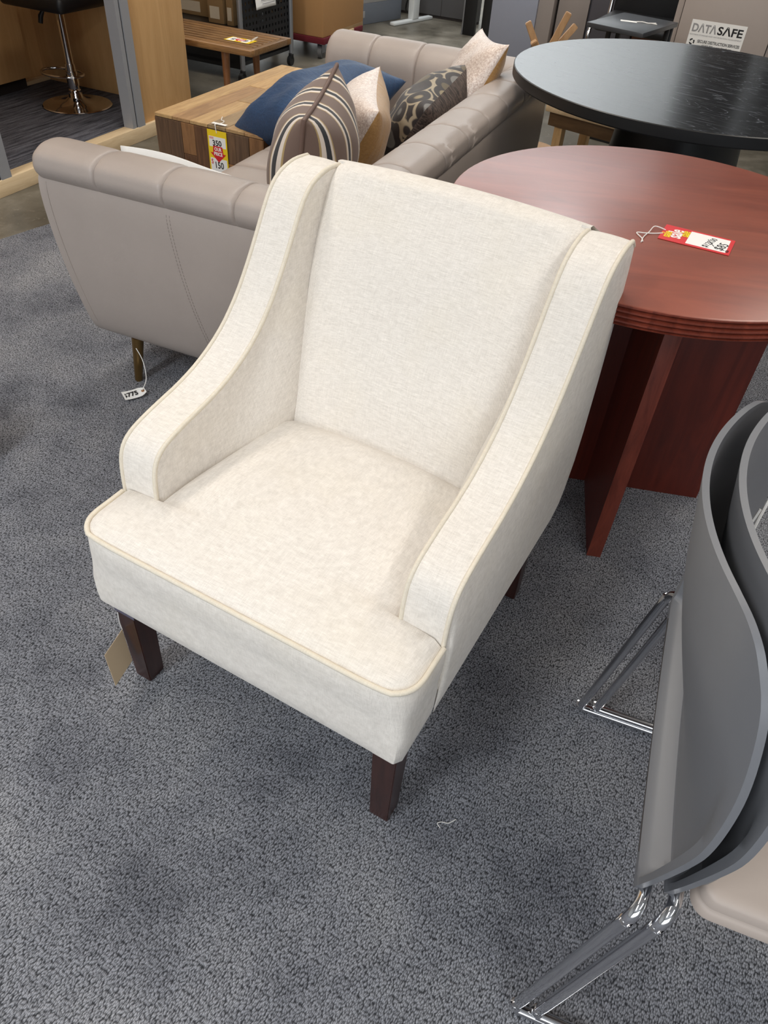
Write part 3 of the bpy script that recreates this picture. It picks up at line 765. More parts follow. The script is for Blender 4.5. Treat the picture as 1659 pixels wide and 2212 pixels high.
# red sale tag on the mahogany table
def plane_tag(root, w, h, mat, t=0.0007): return box('card', mat, -w/2, w/2, -h/2, h/2, -t, 0, 0, root)
p1, p2 = Vector((0.531, 1.554, 0)), Vector((0.497, 1.481, 0)); p3, p4 = Vector((0.658, 1.499, 0)), Vector((0.620, 1.419, 0))
rc = (p1+p2+p3+p4)/4
rs = thing('sale_tag', 'red and white sale price tag lying on the mahogany table', 'tag')
rX = ((p3+p4)-(p1+p2)).normalized(); rY = Vector((-rX.y, rX.x, 0))
rs.matrix_world = axes((rc.x, rc.y, TZ+0.0015), rX, rY, (0, 0, 1))
rw, rh = ((p3+p4)/2-(p1+p2)/2).length, 0.082
plane_tag(rs, rw, rh, M['redcard'])
box('white_panel', M['white'], -0.0165, rw/2-0.008, -rh/2+0.008, rh/2-0.007, 0, 0.0002, 0, rs)
I4 = lambda x, y, rz=pi/2, z=0.0003: axes((x, y, z), (cos(rz), sin(rz), 0), (-sin(rz), cos(rz), 0), (0, 0, 1))
text('sale_lettering', 'sale', 0.026, M['tagyel'], rs, I4(-0.0575, -0.010), bold=0.0004, sx=0.8)
text('sale_lettering', 'sale', 0.040, M['white'], rs, I4(-0.0420, 0.002), bold=0.0007, sx=0.78)
text('sale_lettering', 'sale', 0.026, M['tagyel'], rs, I4(-0.0250, 0.012, pi/2, 0.0005), bold=0.0004, sx=0.8)
text('price_lettering', '$125.00', 0.017, M['ink'], rs, I4(0.026, -0.002, pi/2-0.25))
tube('price_lettering', M['ink'], [(0.020, 0.012, 0.0006), (0.036, -0.016, 0.0006)], 0.0006, rs, 5)
text('price_lettering', '$85', 0.026, M['ink'], rs, I4(0.050, -0.008, pi/2-0.25), )
text('price_lettering', 'ea', 0.013, M['ink'], rs, I4(0.0615, -0.0245, pi/2))
ri = rs.matrix_world.inverted()
tube('string', M['string'], [ri @ Vector(p) for p in catmull([(0.521, 1.520, TZ+0.003), (0.500, 1.527, TZ+0.006), (0.485, 1.506, TZ+0.002), (0.468, 1.478, TZ+0.002), (0.458, 1.452, TZ+0.002)], 5)], 0.0011, rs, 6)
tube('string', M['string'], [ri @ Vector(p) for p in catmull([(0.512, 1.505, TZ+0.002), (0.494, 1.500, TZ+0.002), (0.474, 1.496, TZ+0.003), (0.458, 1.497, TZ+0.002), (0.463, 1.472, TZ+0.002), (0.462, 1.456, TZ+0.002)], 5)], 0.0011, rs, 6)

# ------------------------------------------------------------------ two stacked grey sled chairs
GA = math.atan2(-0.304, 0.953)
def shell_r(w, z):
    t = (z-0.42)/0.43; d = w-0.280
    r = 0.064-0.080*t+1.55*max(t, 0)*d*d
    return r
HWT = [(0.415, 0.230), (0.43, 0.238), (0.5, 0.256), (0.58, 0.270), (0.63, 0.272), (0.70, 0.262), (0.76, 0.245), (0.80, 0.229), (0.825, 0.210), (0.838, 0.196), (0.847, 0.176), (0.85, 0.15)]
HWT = [(p.x, p.y) for p in catmull([(a, b, 0) for a, b in HWT], 5)]
def make_grey_chair(label, loc, group):
    root = thing('stacking_chair', label, 'chair', loc, GA)
    zs = [0.415, 0.42, 0.426, 0.43, 0.434, 0.438, 0.442, 0.446, 0.45, 0.454]+[0.46+0.012*k for k in range(31)]+[0.828, 0.833, 0.837, 0.84, 0.8425, 0.8445, 0.846, 0.8475, 0.8487, 0.8495, 0.85]
    bm = bmesh.new(); NW = 49; outer = []; inner = []
    for z in zs:
        hwid = lerp_tab(z, HWT); ro, ri_ = [], []
        for i in range(NW):
            s = -1+2*i/(NW-1); w = 0.285+s*hwid
            r = shell_r(w, z)
            # lower lip stands out behind a ledge; the perimeter stays flush near the side edges
            ins = sstep(0.434, 0.452, z)*sstep(0.97, 0.90, abs(s))*0.034*(1-sstep(0.47, 0.74, z))
            r2 = r+ins
            ro.append(bm.verts.new((r2, w, z))); ri_.append(bm.verts.new((r2+0.0075, w, z)))
        outer.append(ro); inner.append(ri_)
    for L_, fl in ((outer, False), (inner, True)):
        for A, B in zip(L_, L_[1:]):
            for i in range(NW-1):
                q = (A[i], A[i+1], B[i+1], B[i]); bm.faces.new(q if fl else tuple(reversed(q)))
    for row in (0, -1):
        for i in range(NW-1): bm.faces.new((outer[row][i], outer[row][i+1], inner[row][i+1], inner[row][i]))
    for col in (0, -1):
        for a in range(len(zs)-1): bm.faces.new((outer[a][col], outer[a+1][col], inner[a+1][col], inner[a][col]))
    bmesh.ops.recalc_face_normals(bm, faces=bm.faces)
    finish('back_shell', bm, M['shell'], root, smooth=42)
    # seat: shell and pad
    def slab(name, mat, z0, z1, inset, x0=0.094, x1=0.50):
        bm = bmesh.new(); P = []
        for (cx, cy, a0) in ((x1-0.05, 0.53-0.05, 0), (x0+0.022, 0.53-0.022, 90), (x0+0.022, 0.04+0.022, 180), (x1-0.05, 0.04+0.05, 270)):
            rad = 0.05 if cx > 0.3 else 0.022
            for k in range(7):
                a = radians(a0+15*k); P.append((cx+(rad-inset)*cos(a), cy+(rad-inset)*sin(a)))
        rings = []
        for z, d in ((z0, 0.006), (z0+0.003, 0.0), (z1-0.006, 0.0), (z1-0.002, 0.003), (z1, 0.010)):
            Q = offset_poly(P, d) if d else P
            rings.append([bm.verts.new((x, y, z)) for x, y in Q])
        for A, B in zip(rings, rings[1:]):
            for i in range(len(P)):
                j = (i+1) % len(P); bm.faces.new((A[i], A[j], B[j], B[i]))
        bm.faces.new(rings[-1]); bm.faces.new(list(reversed(rings[0])))
        bmesh.ops.recalc_face_normals(bm, faces=bm.faces)
        return finish(name, bm, mat, root, smooth=40)
    tube('panel_seam', M['gap'], [(shell_r(w_, 0.430)-0.0002, w_, 0.430) for w_ in [0.09+0.39*k/12 for k in range(13)]], 0.0009, root, 5)
    slab('seat_shell', M['seatpad'], 0.414, 0.436, 0.0)
    slab('seat', M['seatpad'], 0.436, 0.460, 0.003)
    for side in (0, 1):
        f = (lambda y: y) if side == 0 else (lambda y: 0.572-y)
        pts = [(0.080, f(0.085), 0.426), (0.077, f(0.055), 0.426), (0.075, f(0.036), 0.424), (0.070, f(0.024), 0.415), (0.065, f(0.018), 0.398), (0.060, f(0.016), 0.375)]
        pts += [(0.014, f(0.004), 0.050), (0.006, f(0.002), 0.022), (0.010, f(0.0), 0.011), (0.024, f(0.0), 0.0083)]
        pts += [(0.15, f(0.0), 0.0083), (0.42, f(0.0), 0.0083), (0.50, f(0.0), 0.0083), (0.518, f(0.001), 0.012), (0.52, f(0.003), 0.03), (0.47, f(0.045), 0.38), (0.462, f(0.065), 0.392), (0.42, f(0.10), 0.400), (0.14, f(0.10), 0.400)]
        tube('sled_leg', M['smoke_chrome'] if False else M['chrome'], catmull(pts, 4), 0.0082, root, 12)
    return root
g1 = make_grey_chair('grey plastic sled chair at lower right, rear one of the nested pair', (0.254, 0.331, 0), 'nested grey sled chairs')
def copy_tree(o, parent=None):
    c = o.copy(); COL.objects.link(c)
    if parent: c.parent = parent
    for k in list(o.children): copy_tree(k, c)
    return c
g2 = copy_tree(g1)
off = Vector((0.953, -0.304, 0))*0.031
g2.location = (0.254+off.x, 0.331+off.y, 0.014)
for k in g1.children:
    if k.name.startswith('seat'): k.scale = (0.86, 0.78, 1.0); k.location = (0.055, 0.0629, -0.012)
g2['label'] = 'grey sled chair at lower right edge, front of the nested pair, taupe seat showing'
gt = thing('price_tag', 'white string tag hanging inside the front grey sled chair', 'tag')
GR = Vector((0.953, -0.304, 0)); GW = Vector((0.304, 0.953, 0)); GB = Vector((0.254, 0.331, 0))
def GC(r, w, z): return GB+GR*r+GW*w+Vector((0, 0, z))
tube('string', M['string'], catmull([GC(0.075, 0.36, 0.83), GC(0.07, 0.345, 0.80), GC(0.065, 0.325, 0.77), GC(0.066, 0.318, 0.735)], 5), 0.0018, gt, 6)
tube('string', M['string'], catmull([GC(0.064, 0.335, 0.79), GC(0.060, 0.327, 0.765), GC(0.060, 0.322, 0.745)], 4), 0.0016, gt, 6)
bm = bmesh.new()
q = [GC(0.0655, 0.318, 0.735), GC(0.071, 0.326, 0.70), GC(0.071, 0.326, 0.655), GC(0.067, 0.302, 0.655), GC(0.066, 0.306, 0.70)]
a = [bm.verts.new(p) for p in q]; b = [bm.verts.new(p+GR*0.0006) for p in q]
bm.faces.new(a); bm.faces.new(list(reversed(b)))
for i in range(5): bm.faces.new((a[i], a[(i+1) % 5], b[(i+1) % 5], b[i]))
bmesh.ops.recalc_face_normals(bm, faces=bm.faces)
finish('card', bm, M['white'], gt)

# white thread on the carpet
tag(tube('thread', M['fluff'], catmull([(0.147, 0.600, 0.0015), (0.142, 0.608, 0.0015), (0.150, 0.611, 0.0015), (0.162, 0.610, 0.0015), (0.176, 0.618, 0.0015)], 5), 0.0007, None, 5), 'curled white thread on the carpet in front of the armchair', 'thread')

# ------------------------------------------------------------------ reclaimed wood block table
BX0, BY0, BZ = -2.155, 2.535, 0.42
blk = thing('block_table', 'chunky reclaimed wood block coffee table left of the sofa', 'table', G(BX0, BY0, ZF), G0)
BW, BL = 0.50, 0.96
box('core', M['blockcore'], 0.004, BW-0.004, 0.004, BL-0.004, 0, BZ-0.006, 0, blk)
n_row = 6
for i in range(n_row):
    x0 = BW*i/n_row; x1 = BW*(i+1)/n_row
    cuts = [0.0, BL] if i % 3 == 0 else ([0.0, 0.55, BL] if i % 3 == 1 else [0.0, 0.33, BL])
    for a_, b_ in zip(cuts, cuts[1:]):
        box('plank', TOPS[(i*3+int(a_*7)) % 4 if i else 2], x0+0.0008, x1-0.0008, a_+0.0006, b_-0.0006, BZ-0.014, BZ+random.uniform(-0.0015, 0.001), 0.0015, blk, 1)
def vplanks(n, along, place):
    for i in range(n):
        x0 = along*i/n; x1 = along*(i+1)/n
        cuts = [0.0, BZ-0.015] if i % 3 == 0 else ([0.0, 0.24, BZ-0.015] if i % 3 == 1 else [0.0, 0.11, 0.29, BZ-0.015])
        for a_, b_ in zip(cuts, cuts[1:]):
            e = random.uniform(0, 0.0025)
            place(x0+0.0006, x1-0.0006, a_+0.0006, b_-0.0006, e)
vplanks(8, BW, lambda x0, x1, z0, z1, e: box('plank', FRONTS[int(x0*97+z0*61+1) % 4], x0, x1, -0.001-e, 0.012, z0, z1, 0.001, blk, 1))
vplanks(10, BL, lambda y0, y1, z0, z1, e: box('plank', FRONTS[int(y0*83+z0*47) % 4], -0.001-e, 0.012, y0, y1, z0, z1, 0.001, blk, 1))
vplanks(10, BL, lambda y0, y1, z0, z1, e: box('plank', FRONTS[int(y0*71+z0*53) % 4], BW-0.012, BW+0.001+e, y0, y1, z0, z1, 0.001, blk, 1))
# yellow tag
def yellow_tag(label, mtx):
    r = thing('price_tag', label, 'tag'); r.matrix_world = mtx
    w, h = 0.088, 0.166
    box('card', M['yellow'], -w/2, w/2, -h/2, h/2, -0.0006, 0, 0, r)
    box('white_panel', M['white'], -w/2+0.006, w/2-0.006, 0.022, 0.060, 0, 0.0002, 0, r)
    box('white_panel', M['white'], -w/2+0.006, w/2-0.006, -h/2+0.010, -0.020, 0, 0.0002, 0, r)
    poly_plate('red_arrow', M['red'], [(-0.021, 0.026), (0.021, 0.026), (0.024, 0.0), (0.036, 0.0), (0.0, -0.034), (-0.036, 0.0), (-0.024, 0.0)], 0.0003, 0.0006, r)
    box('stamp', M['pink'], -0.036, -0.016, 0.050, 0.058, 0.0003, 0.0005, 0, r)
    T = lambda x, y, z=0.0007, a=0: axes((x, y, z), (cos(a), sin(a), 0), (-sin(a), cos(a), 0), (0, 0, 1))
    text('lettering', 'OUR', 0.018, M['white'], r, T(0, 0.014), bold=0.0006, sx=0.85)
    text('lettering', 'PRICE', 0.018, M['white'], r, T(0, -0.003), bold=0.0006, sx=0.85)
    text('price_lettering', '350', 0.028, M['ink'], r, T(-0.002, 0.036, 0.0004, 0.05), bold=0.0007)
    text('price_lettering', '$', 0.026, M['red'], r, T(-0.030, -0.034, 0.0004), sx=0.8)
    text('price_lettering', '150', 0.034, M['ink'], r, T(0.0, -0.046, 0.0004, 0.03), bold=0.0006, sx=0.85)
    return r
tX = RX; tp = G(BX0+0.295, BY0-0.006, 0.318)
yt = yellow_tag('yellow OUR PRICE tag hanging on the front of the wooden block table', axes(tp, tX, (0, 0, 1), -LY))
tube('string', M['string'], catmull([(0.0, 0.074, 0.0005), (-0.003, 0.10, 0.001), (-0.006, 0.1035, -0.006), (0.008, 0.1045, -0.03), (0.0, 0.1045, -0.055), (-0.016, 0.1045, -0.06), (-0.035, 0.1045, -0.095)], 5), 0.0016, yt, 6)
bm = bmesh.new(); add_box(bm, -0.028, 0.036, 0.1030, 0.1036, -0.026, -0.010); finish('tape_strip', bm, M['white'], yt)

# ------------------------------------------------------------------ slatted bench behind
bn = thing('slat_bench', 'low slatted walnut bench beside the maple booth', 'bench', G(-3.78, 3.88, ZF), G0)
BH = 0.354
for i in range(7):
    y0 = 0.045+i*0.048
    box('slat', M['bench'], 0.04, 1.16, y0, y0+0.031, BH-0.026, BH, 0.003, bn, 1)
box('frame_rail', M['bench'], 0.0, 1.20, 0.0, 0.044, BH-0.032, BH, 0.006, bn)
box('frame_rail', M['bench'], 0.0, 1.20, 0.378, 0.42, BH-0.032, BH, 0.006, bn)
box('frame_end', M['bench'], 0.0, 0.042, 0.044, 0.378, BH-0.032, BH-0.0005, 0.005, bn)
box('frame_end', M['bench'], 1.158, 1.20, 0.044, 0.378, BH-0.032, BH-0.0005, 0.005, bn)
for x, y in ((0.18, 0.06), (0.18, 0.36), (0.99, 0.06), (0.99, 0.36)):
    bm = bmesh.new(); add_tube(bm, [(x, y+(0.02 if y > 0.2 else -0.02)*0.5, 0), (x, y, BH-0.03)], [0.013, 0.024], 14); finish('leg', bm, M['benchleg'], bn, smooth=50)
bp_ = G(-3.78+1.02, 3.88+0.17, BH+ZF+0.0012)
yb = yellow_tag('yellow price tag lying flat on the slatted walnut bench', axes(bp_, -LY*0.75+RX*-0.3, -LY*0.3*-1+RX*0.75, (0, 0, 1)))
yb.matrix_world = axes(bp_, LY, -RX*-1, (0, 0, 1)) if False else axes(bp_, -LY, RX, (0, 0, 1))
tube('string', M['string'], [(0.02*cos(a)-0.01, 0.085+0.02*sin(a), 0.003+0.012*(1+sin(a))) for a in [2*pi*k/14 for k in range(14)]], 0.002, yb, 6, closed=True)

# ------------------------------------------------------------------ maple booth with bar stool
PZ = 0.06
bx = -2.91
booth = thing('office_booth', 'maple panelled booth with aluminium posts at top left', 'booth', G(0, 0, ZF), G0)
BTOP = 2.25
box('platform', M['palewood'], bx-1.0, bx-0.06, 1.3, 3.70, 0.0, PZ-ZF-0.006, 0, booth)
box('sill', M['palewood'], bx-0.035, bx+0.035, 1.25, 3.80, 0.0, PZ-ZF+0.004, 0.002, booth)
box('floor_carpet', M['cplank'], bx-0.98, bx-0.046, 1.35, 3.66, PZ-ZF-0.006, PZ-ZF, 0, booth)
def post(gy):
    bm = bmesh.new(); add_box(bm, bx-0.03, bx+0.03, gy-0.055, gy-0.028, PZ, BTOP); add_box(bm, bx-0.026, bx+0.026, gy-0.029, gy-0.019, PZ, BTOP, mat=1); add_box(bm, bx-0.034, bx+0.034, gy-0.020, gy+0.035, PZ, BTOP)
    return finish('post', bm, [M['alu'], M['black']], booth)
post(3.27); post(2.36)
box('front_panel', M['maple'], bx-0.016, bx+0.016, 3.306, 3.73, PZ+0.004, BTOP, 0.001, booth)
box('front_panel', M['maple'], bx-0.016, bx+0.016, 1.3, 2.304, PZ+0.004, BTOP, 0.001, booth)
box('side_panel', M['maple'], bx-1.02, bx-0.017, 3.665, 3.70, 0.0, BTOP, 0.001, booth)
box('side_panel', M['maple'], bx-1.02, bx-0.017, 1.30, 1.335, 0.0, BTOP, 0.001, booth)
box('cabinet_front', M['maple'], bx-0.88, bx-0.86, 1.35, 3.45, PZ+0.07, BTOP, 0.001, booth)
box('toe_kick', M['gap'], bx-0.92, bx-0.91, 1.35, 3.45, PZ, PZ+0.07, 0, booth)
box('back_panel', M['maple'], bx-1.02, bx-0.985, 1.30, 3.665, 0.0, BTOP, 0.001, booth)
box('base_board', M['palewood'], bx-0.975, bx-0.94, 1.35, 3.66, PZ-ZF, PZ+0.025, 0.001, booth)
box('roof_panel', M['maple'], bx-1.02, bx+0.03, 1.30, 3.73, BTOP, BTOP+0.03, 0.001, booth)
SX, SY = -1.850, 4.405
stl = thing('bar_stool', 'chrome pedestal bar stool with black seat inside the maple booth', 'stool', (SX, SY, PZ+0.0005), G0)
lathe('base', M['chrome'], [(0, 0), (0.178, 0), (0.182, 0.004), (0.178, 0.008), (0.12, 0.014), (0.06, 0.026), (0.038, 0.042), (0.034, 0.06), (0, 0.06)], stl, 48)
lathe('column', M['chrome'], [(0, 0.055), (0.030, 0.055), (0.032, 0.075), (0.028, 0.080), (0.026, 0.082), (0.026, 0.20), (0.0, 0.20)], stl, 28)
lathe('piston', M['chrome'], [(0, 0.19), (0.021, 0.19), (0.021, 0.47), (0, 0.47)], stl, 24)
ring_pts = []
for k in range(26):
    a = 2*pi*k/26
    ring_pts.append((-0.085+0.125*cos(a), 0.02+0.085*sin(a), 0.140))
tube('footrest', M['chrome'], ring_pts, 0.007, stl, 8, closed=True)
lathe('footrest_collar', M['chrome'], [(0.027, 0.10), (0.031, 0.10), (0.031, 0.165), (0.027, 0.165)], stl, 24)
tube('lever', M['black'], [(0.0, -0.02, 0.455), (-0.04, -0.06, 0.445), (-0.055, -0.075, 0.415), (-0.06, -0.08, 0.385)], [0.006, 0.008, 0.013, 0.012], stl, 10)
box('seat', M['black'], -0.20, 0.20, -0.19, 0.19, 0.46, 0.53, 0.025, stl, 3)
box('backrest', M['black'], -0.20, 0.20, 0.15, 0.19, 0.50, 0.80, 0.02, stl, 3)

# ------------------------------------------------------------------ black perforated cart with boxes
cp2 = Vector((-0.90, 5.92, 0)); g2x, g2y = cp2.dot(RX), cp2.dot(LY)
cart = thing('utility_cart', 'black perforated metal cart with grey posts behind the slatted bench', 'cart', G(g2x, g2y, ZF), G0)
CWL = 0.60; CLN = 1.1      # depth along L (toward camera), length to the left
def perf(name, length, z0, z1, place, cell=0.036):
    bm = bmesh.new(); nx = int(length/cell); nz = int((z1-z0)/cell)
    cx = length/nx; cz = (z1-z0)/nz; cache = {}
    def vv(x, z):
        k = (round(x, 5), round(z, 5))
        if k not in cache: cache[k] = bm.verts.new(place(x, z))
        return cache[k]
    for i in range(nx):
        for j in range(nz):
            x0, z0_ = i*cx, z0+j*cz
            C = [vv(x0, z0_), vv(x0+cx, z0_), vv(x0+cx, z0_+cz), vv(x0, z0_+cz)]
            if j in (0, nz-1) or (j % 3 == 2 and False):
                bm.faces.new(C); continue
            hx, hz = cx*0.17, cz*0.24; mx, mz = x0+cx/2, z0_+cz/2
            Hh = [bm.verts.new(place(mx+dx*hx, mz+dz*hz)) for dx, dz in ((-1, -0.6), (-0.5, -1), (0.5, -1), (1, -0.6), (1, 0.6), (0.5, 1), (-0.5, 1), (-1, 0.6))]
            bm.faces.new((C[0], Hh[0], Hh[1])); bm.faces.new((C[0], Hh[1], Hh[2], C[1])); bm.faces.new((C[1], Hh[2], Hh[3]))
            bm.faces.new((C[1], Hh[3], Hh[4], C[2])); bm.faces.new((C[2], Hh[4], Hh[5])); bm.faces.new((C[2], Hh[5], Hh[6], C[3]))
            bm.faces.new((C[3], Hh[6], Hh[7])); bm.faces.new((C[3], Hh[7], Hh[0], C[0]))
    o = finish(name, bm, M['blackmetal'], cart)
    md = o.modifiers.new('thickness', 'SOLIDIFY'); md.thickness = 0.002
    return o
perf('end_panel', CWL-0.03, 0.14, 1.0, lambda x, z: (-0.004, -CWL+0.015+x, z))
perf('back_panel', CLN-0.03, 0.10, 1.0, lambda x, z: (-CLN+0.015+x, -0.004, z))
box('skirt', M['blackmetal'], -CLN+0.02, -0.02, -CWL+0.01, -CWL+0.014, 0.07, 0.255, 0, cart)
box('shelf', M['blackmetal'], -CLN+0.01, -0.01, -CWL+0.01, -0.01, 0.26, 0.285, 0, cart)
box('shelf', M['blackmetal'], -CLN+0.01, -0.01, -CWL+0.01, -0.01, 0.09, 0.11, 0, cart)
box('shelf', M['blackmetal'], -CLN+0.01, -0.01, -CWL+0.01, -0.01, 0.98, 1.0, 0, cart)
for x, y in ((0, 0), (0, -CWL), (-CLN, 0), (-CLN, -CWL)):
    bm = bmesh.new(); add_tube(bm, [(x, y, 0.07), (x, y, 1.02)], 0.016, 14); finish('post', bm, M['steel'], cart, smooth=50)
    bm = bmesh.new(); add_tube(bm, [(x-0.012, y-0.012, 0.03), (x+0.012, y-0.012, 0.03)], 0.03, 16); add_box(bm, x-0.012, x+0.012, y-0.02, y+0.014, 0.035, 0.075, 0.004)
    finish('caster', bm, M['black'], cart, smooth=50)
def carton(label, gx, gy, z, w, d, h, mat='cardbox'):
    r = thing('carton', label, 'box', G(gx, gy, z), G0, 'cartons on the cart shelf')
    box('box_body', M[mat], 0, w, 0, d, 0, h, 0.002, r)
    box('shipping_label', M['tape'], w*0.12, w*0.75, -0.0006, 0, h*0.08, h*0.30, 0, r)
    box('packing_tape', M['tape'], w*0.44, w*0.56, -0.0005, d, h, h+0.0006, 0, r)
    return r
cz = ZF+0.2855
carton('tall pale cardboard carton on the black cart shelf, right of the wide one', g2x-0.30, g2y-CWL+0.09, cz, 0.115, 0.28, 0.30)
carton('wide pale cardboard carton on the black cart shelf, left end', g2x-0.62, g2y-CWL+0.20, cz, 0.24, 0.28, 0.26)
carton('narrow cardboard carton standing by the cart post', g2x-0.16, g2y-CWL+0.09, cz, 0.05, 0.28, 0.32)
# white printed wrapper on the end panel
wl = thing('paper_notice', 'white printed paper notice on the black cart end panel', 'paper', G(g2x+0.006, g2y-0.33, 0.375), G0)
bm = bmesh.new(); grid(bm, lambda u, v: (0.004+0.012*sin(pi*u)*0.5+0.01*(1-v), -0.11+0.23*u, 0.0+0.085*v+0.004*sin(3*u)), 14, 6)
nb = finish('sheet', bm, M['white'], wl, smooth=80); nb.modifiers.new('t', 'SOLIDIFY').thickness = 0.001
for k, (a_, b_) in enumerate(((0.25, 0.9), (0.2, 0.95), (0.3, 0.85))):
    box('print_line', M['lgrey'], 0.0215-0.002*k, 0.022-0.002*k, -0.11+0.23*a_, -0.11+0.23*b_, 0.025+0.018*k, 0.029+0.018*k, 0, wl)

# ------------------------------------------------------------------ cardboard box on a carpeted dolly
dg = Vector((-0.702, 6.121, 0)); dx_, dy_ = dg.dot(RX), dg.dot(LY)
dolly = thing('moving_dolly', 'dolly with maroon carpeted ends and grey casters under the big carton', 'dolly', G(dx_, dy_, ZF), G0)
box('end_board', M['maroon'], -0.50, 0.015, -0.012, 0.12, 0.098, 0.136, 0.004, dolly)
box('end_board', M['maroon'], -0.50, 0.015, 0.46, 0.60, 0.098, 0.136, 0.004, dolly)
box('side_rail', M['palewood'], -0.03, 0.012, 0.121, 0.459, 0.118, 0.136, 0.002, dolly)
box('side_rail', M['palewood'], -0.48, -0.44, 0.121, 0.459, 0.118, 0.136, 0.002, dolly)
for x, y in ((-0.045, 0.06), (-0.045, 0.53), (-0.44, 0.06), (-0.44, 0.53)):
    c_ = thing if False else None
    bm = bmesh.new(); add_tube(bm, [(x-0.013, y-0.02, 0.042), (x+0.013, y-0.012, 0.042)], 0.042, 22); wh = finish('caster', bm, M['rubber'], dolly, smooth=50)
    bm = bmesh.new()
    for sx_ in (-0.02, 0.017): add_box(bm, x+sx_, x+sx_+0.003, y-0.028, y+0.022, 0.035, 0.094)
    add_box(bm, x-0.022, x+0.022, y-0.03, y+0.03, 0.090, 0.098)
    finish('caster_fork', bm, M['steel'], wh)
bb = thing('cardboard_box', 'large brown cardboard box riding on the maroon dolly', 'box', G(dx_, dy_, ZF+0.1365), G0)
bm = bmesh.new(); add_box(bm, -0.49, 0, 0, 0.63, 0, 0.62, 0.006); finish('box_body', bm, M['card'], bb, smooth=40)
box('bottom_flap', M['cardbox'], 0.0005, 0.003, 0.30, 0.62, -0.012, 0.02, 0, bb)
box('packing_tape', M['tape'], -0.27, -0.22, 0.0, 0.63, 0.62, 0.6206, 0, bb)

# ------------------------------------------------------------------ desk, partitions and cabinets in the background
dk = thing('standing_desk', 'narrow white T-leg standing desk beyond the sofa', 'desk', (-0.107, 7.72, ZF), radians(-37))
box('foot', M['whitemetal'], -0.028, 0.028, -0.27, 0.27, 0.0, 0.026, 0.008, dk)
box('column', M['whitemetal'], -0.03, 0.03, -0.02, 0.06, 0.026, 0.70, 0.004, dk)
box('desktop', M['whitemetal'], -0.14, 0.14, -0.33, 0.27, 0.70, 0.728, 0.003, dk)
tube('cable', M['black'], catmull([(-0.15, 0.2, 0.45), (-0.14, 0.16, 0.28), (-0.16, 0.12, 0.12), (-0.19, 0.15, 0.05), (-0.20, 0.2, 0.02)], 5), 0.008, dk, 6)
pd = thing('cubicle_panel', 'dark slate fabric cubicle panel behind the white desk leg', 'panel', G(-3.6, 7.42, ZF), G0)
box('fabric_panel', M['panelslate'], 0.0, 1.06, 0.0, 0.06, 0.02, 0.80, 0.004, pd)
box('base_strip', M['gap'], 0.0, 1.06, 0.01, 0.05, 0.0, 0.02, 0, pd)
box('panel_seam', M['gap'], 0.705, 0.709, -0.001, 0.0, 0.02, 0.80, 0, pd)
pl = thing('cubicle_panel', 'pale grey cubicle wall with steel grey base raceway left of the desk', 'panel', (-0.62, 7.30, ZF), radians(-37))
box('fabric_panel', M['panelgrey'], -0.05, 0.0, 0.0, 0.68, 0.15, 0.80, 0.004, pl)
box('base_raceway', M['panelblue'], -0.055, 0.004, 0.0, 0.68, 0.0, 0.15, 0.004, pl)
box('outlet_plate', M['panelgrey'], 0.0042, 0.007, 0.12, 0.19, 0.05, 0.10, 0.001, pl)
wb = thing('framed_board', 'upright board with black frame edge standing right of the slate panel', 'board', G(-2.50, 6.95, ZF), G0)
box('board', M['black'], 0.0, 0.10, 0.0, 0.05, 0.0, 0.85, 0.004, wb)
box('edge_trim', M['steel'], -0.012, 0.0, -0.004, 0.05, 0.0, 0.85, 0.001, wb)
lk = thing('storage_cabinet', 'blue grey metal cabinet beyond the far end of the sofa', 'cabinet', G(-2.02, 6.18, ZF), G0)
box('body', M['taupepanel'], -0.0, 0.45, 0.01, 0.45, 0.0, 0.78, 0.004, lk)
box('door', M['bluegrey'], 0.004, 0.34, -0.012, 0.01, 0.05, 0.76, 0.003, lk)
box('handle', M['steel'], 0.30, 0.312, -0.03, -0.012, 0.62, 0.72, 0.003, lk)
box('edge_strip', M['black'], -0.07, -0.001, 0.02, 0.30, 0.0, 0.78, 0.004, lk)
wr_ = thing('wardrobe', 'dark slate wardrobe with black centre gap behind upturned wooden legs', 'cabinet', G(-1.555, 6.25, ZF), G0)
box('body', M['darkpanel'], 0.0, 0.55, 0.03, 0.5, 0.0, 0.80, 0.003, wr_)
box('plinth', M['taupepanel'], 0.0, 0.55, 0.0, 0.03, 0.0, 0.16, 0.003, wr_)
box('door', M['taupepanel'], 0.003, 0.22, 0.0, 0.03, 0.165, 0.79, 0.003, wr_)
box('door', M['darkpanel'], 0.235, 0.547, 0.0, 0.03, 0.165, 0.79, 0.003, wr_)
wd_ = thing('wooden_cabinet', 'dark cherry cabinet end behind the small black table', 'cabinet', G(-0.98, 6.15, ZF), G0)
box('body', M['cherry'], 0.0, 0.30, 0.0, 0.5, 0.0, 0.85, 0.004, wd_)
box('toe_base', M['gap'], 0.01, 0.29, 0.01, 0.49, -0.0, 0.02, 0, wd_)
gp2 = thing('metal_locker', 'pale grey locker with bright chrome edge left of the shred bin', 'locker', G(-0.665, 5.80, ZF), G0)
box('body', M['taupepanel'], 0.03, 0.50, 0.0, 0.45, 0.0, 0.82, 0.004, gp2)
box('chrome_edge', M['chrome'], 0.0, 0.028, -0.005, 0.03, 0.0, 0.82, 0.004, gp2)
box('door', M['panelgrey'], 0.05, 0.48, -0.012, 0.0, 0.04, 0.80, 0.003, gp2)

# shred bin with DATASAFE label
bg = Vector((1.45, 5.10, 0))
sb = thing('shred_bin', 'taupe locked shred bin with white DATASAFE label at top right', 'bin', (bg.x, bg.y, ZF), G0)
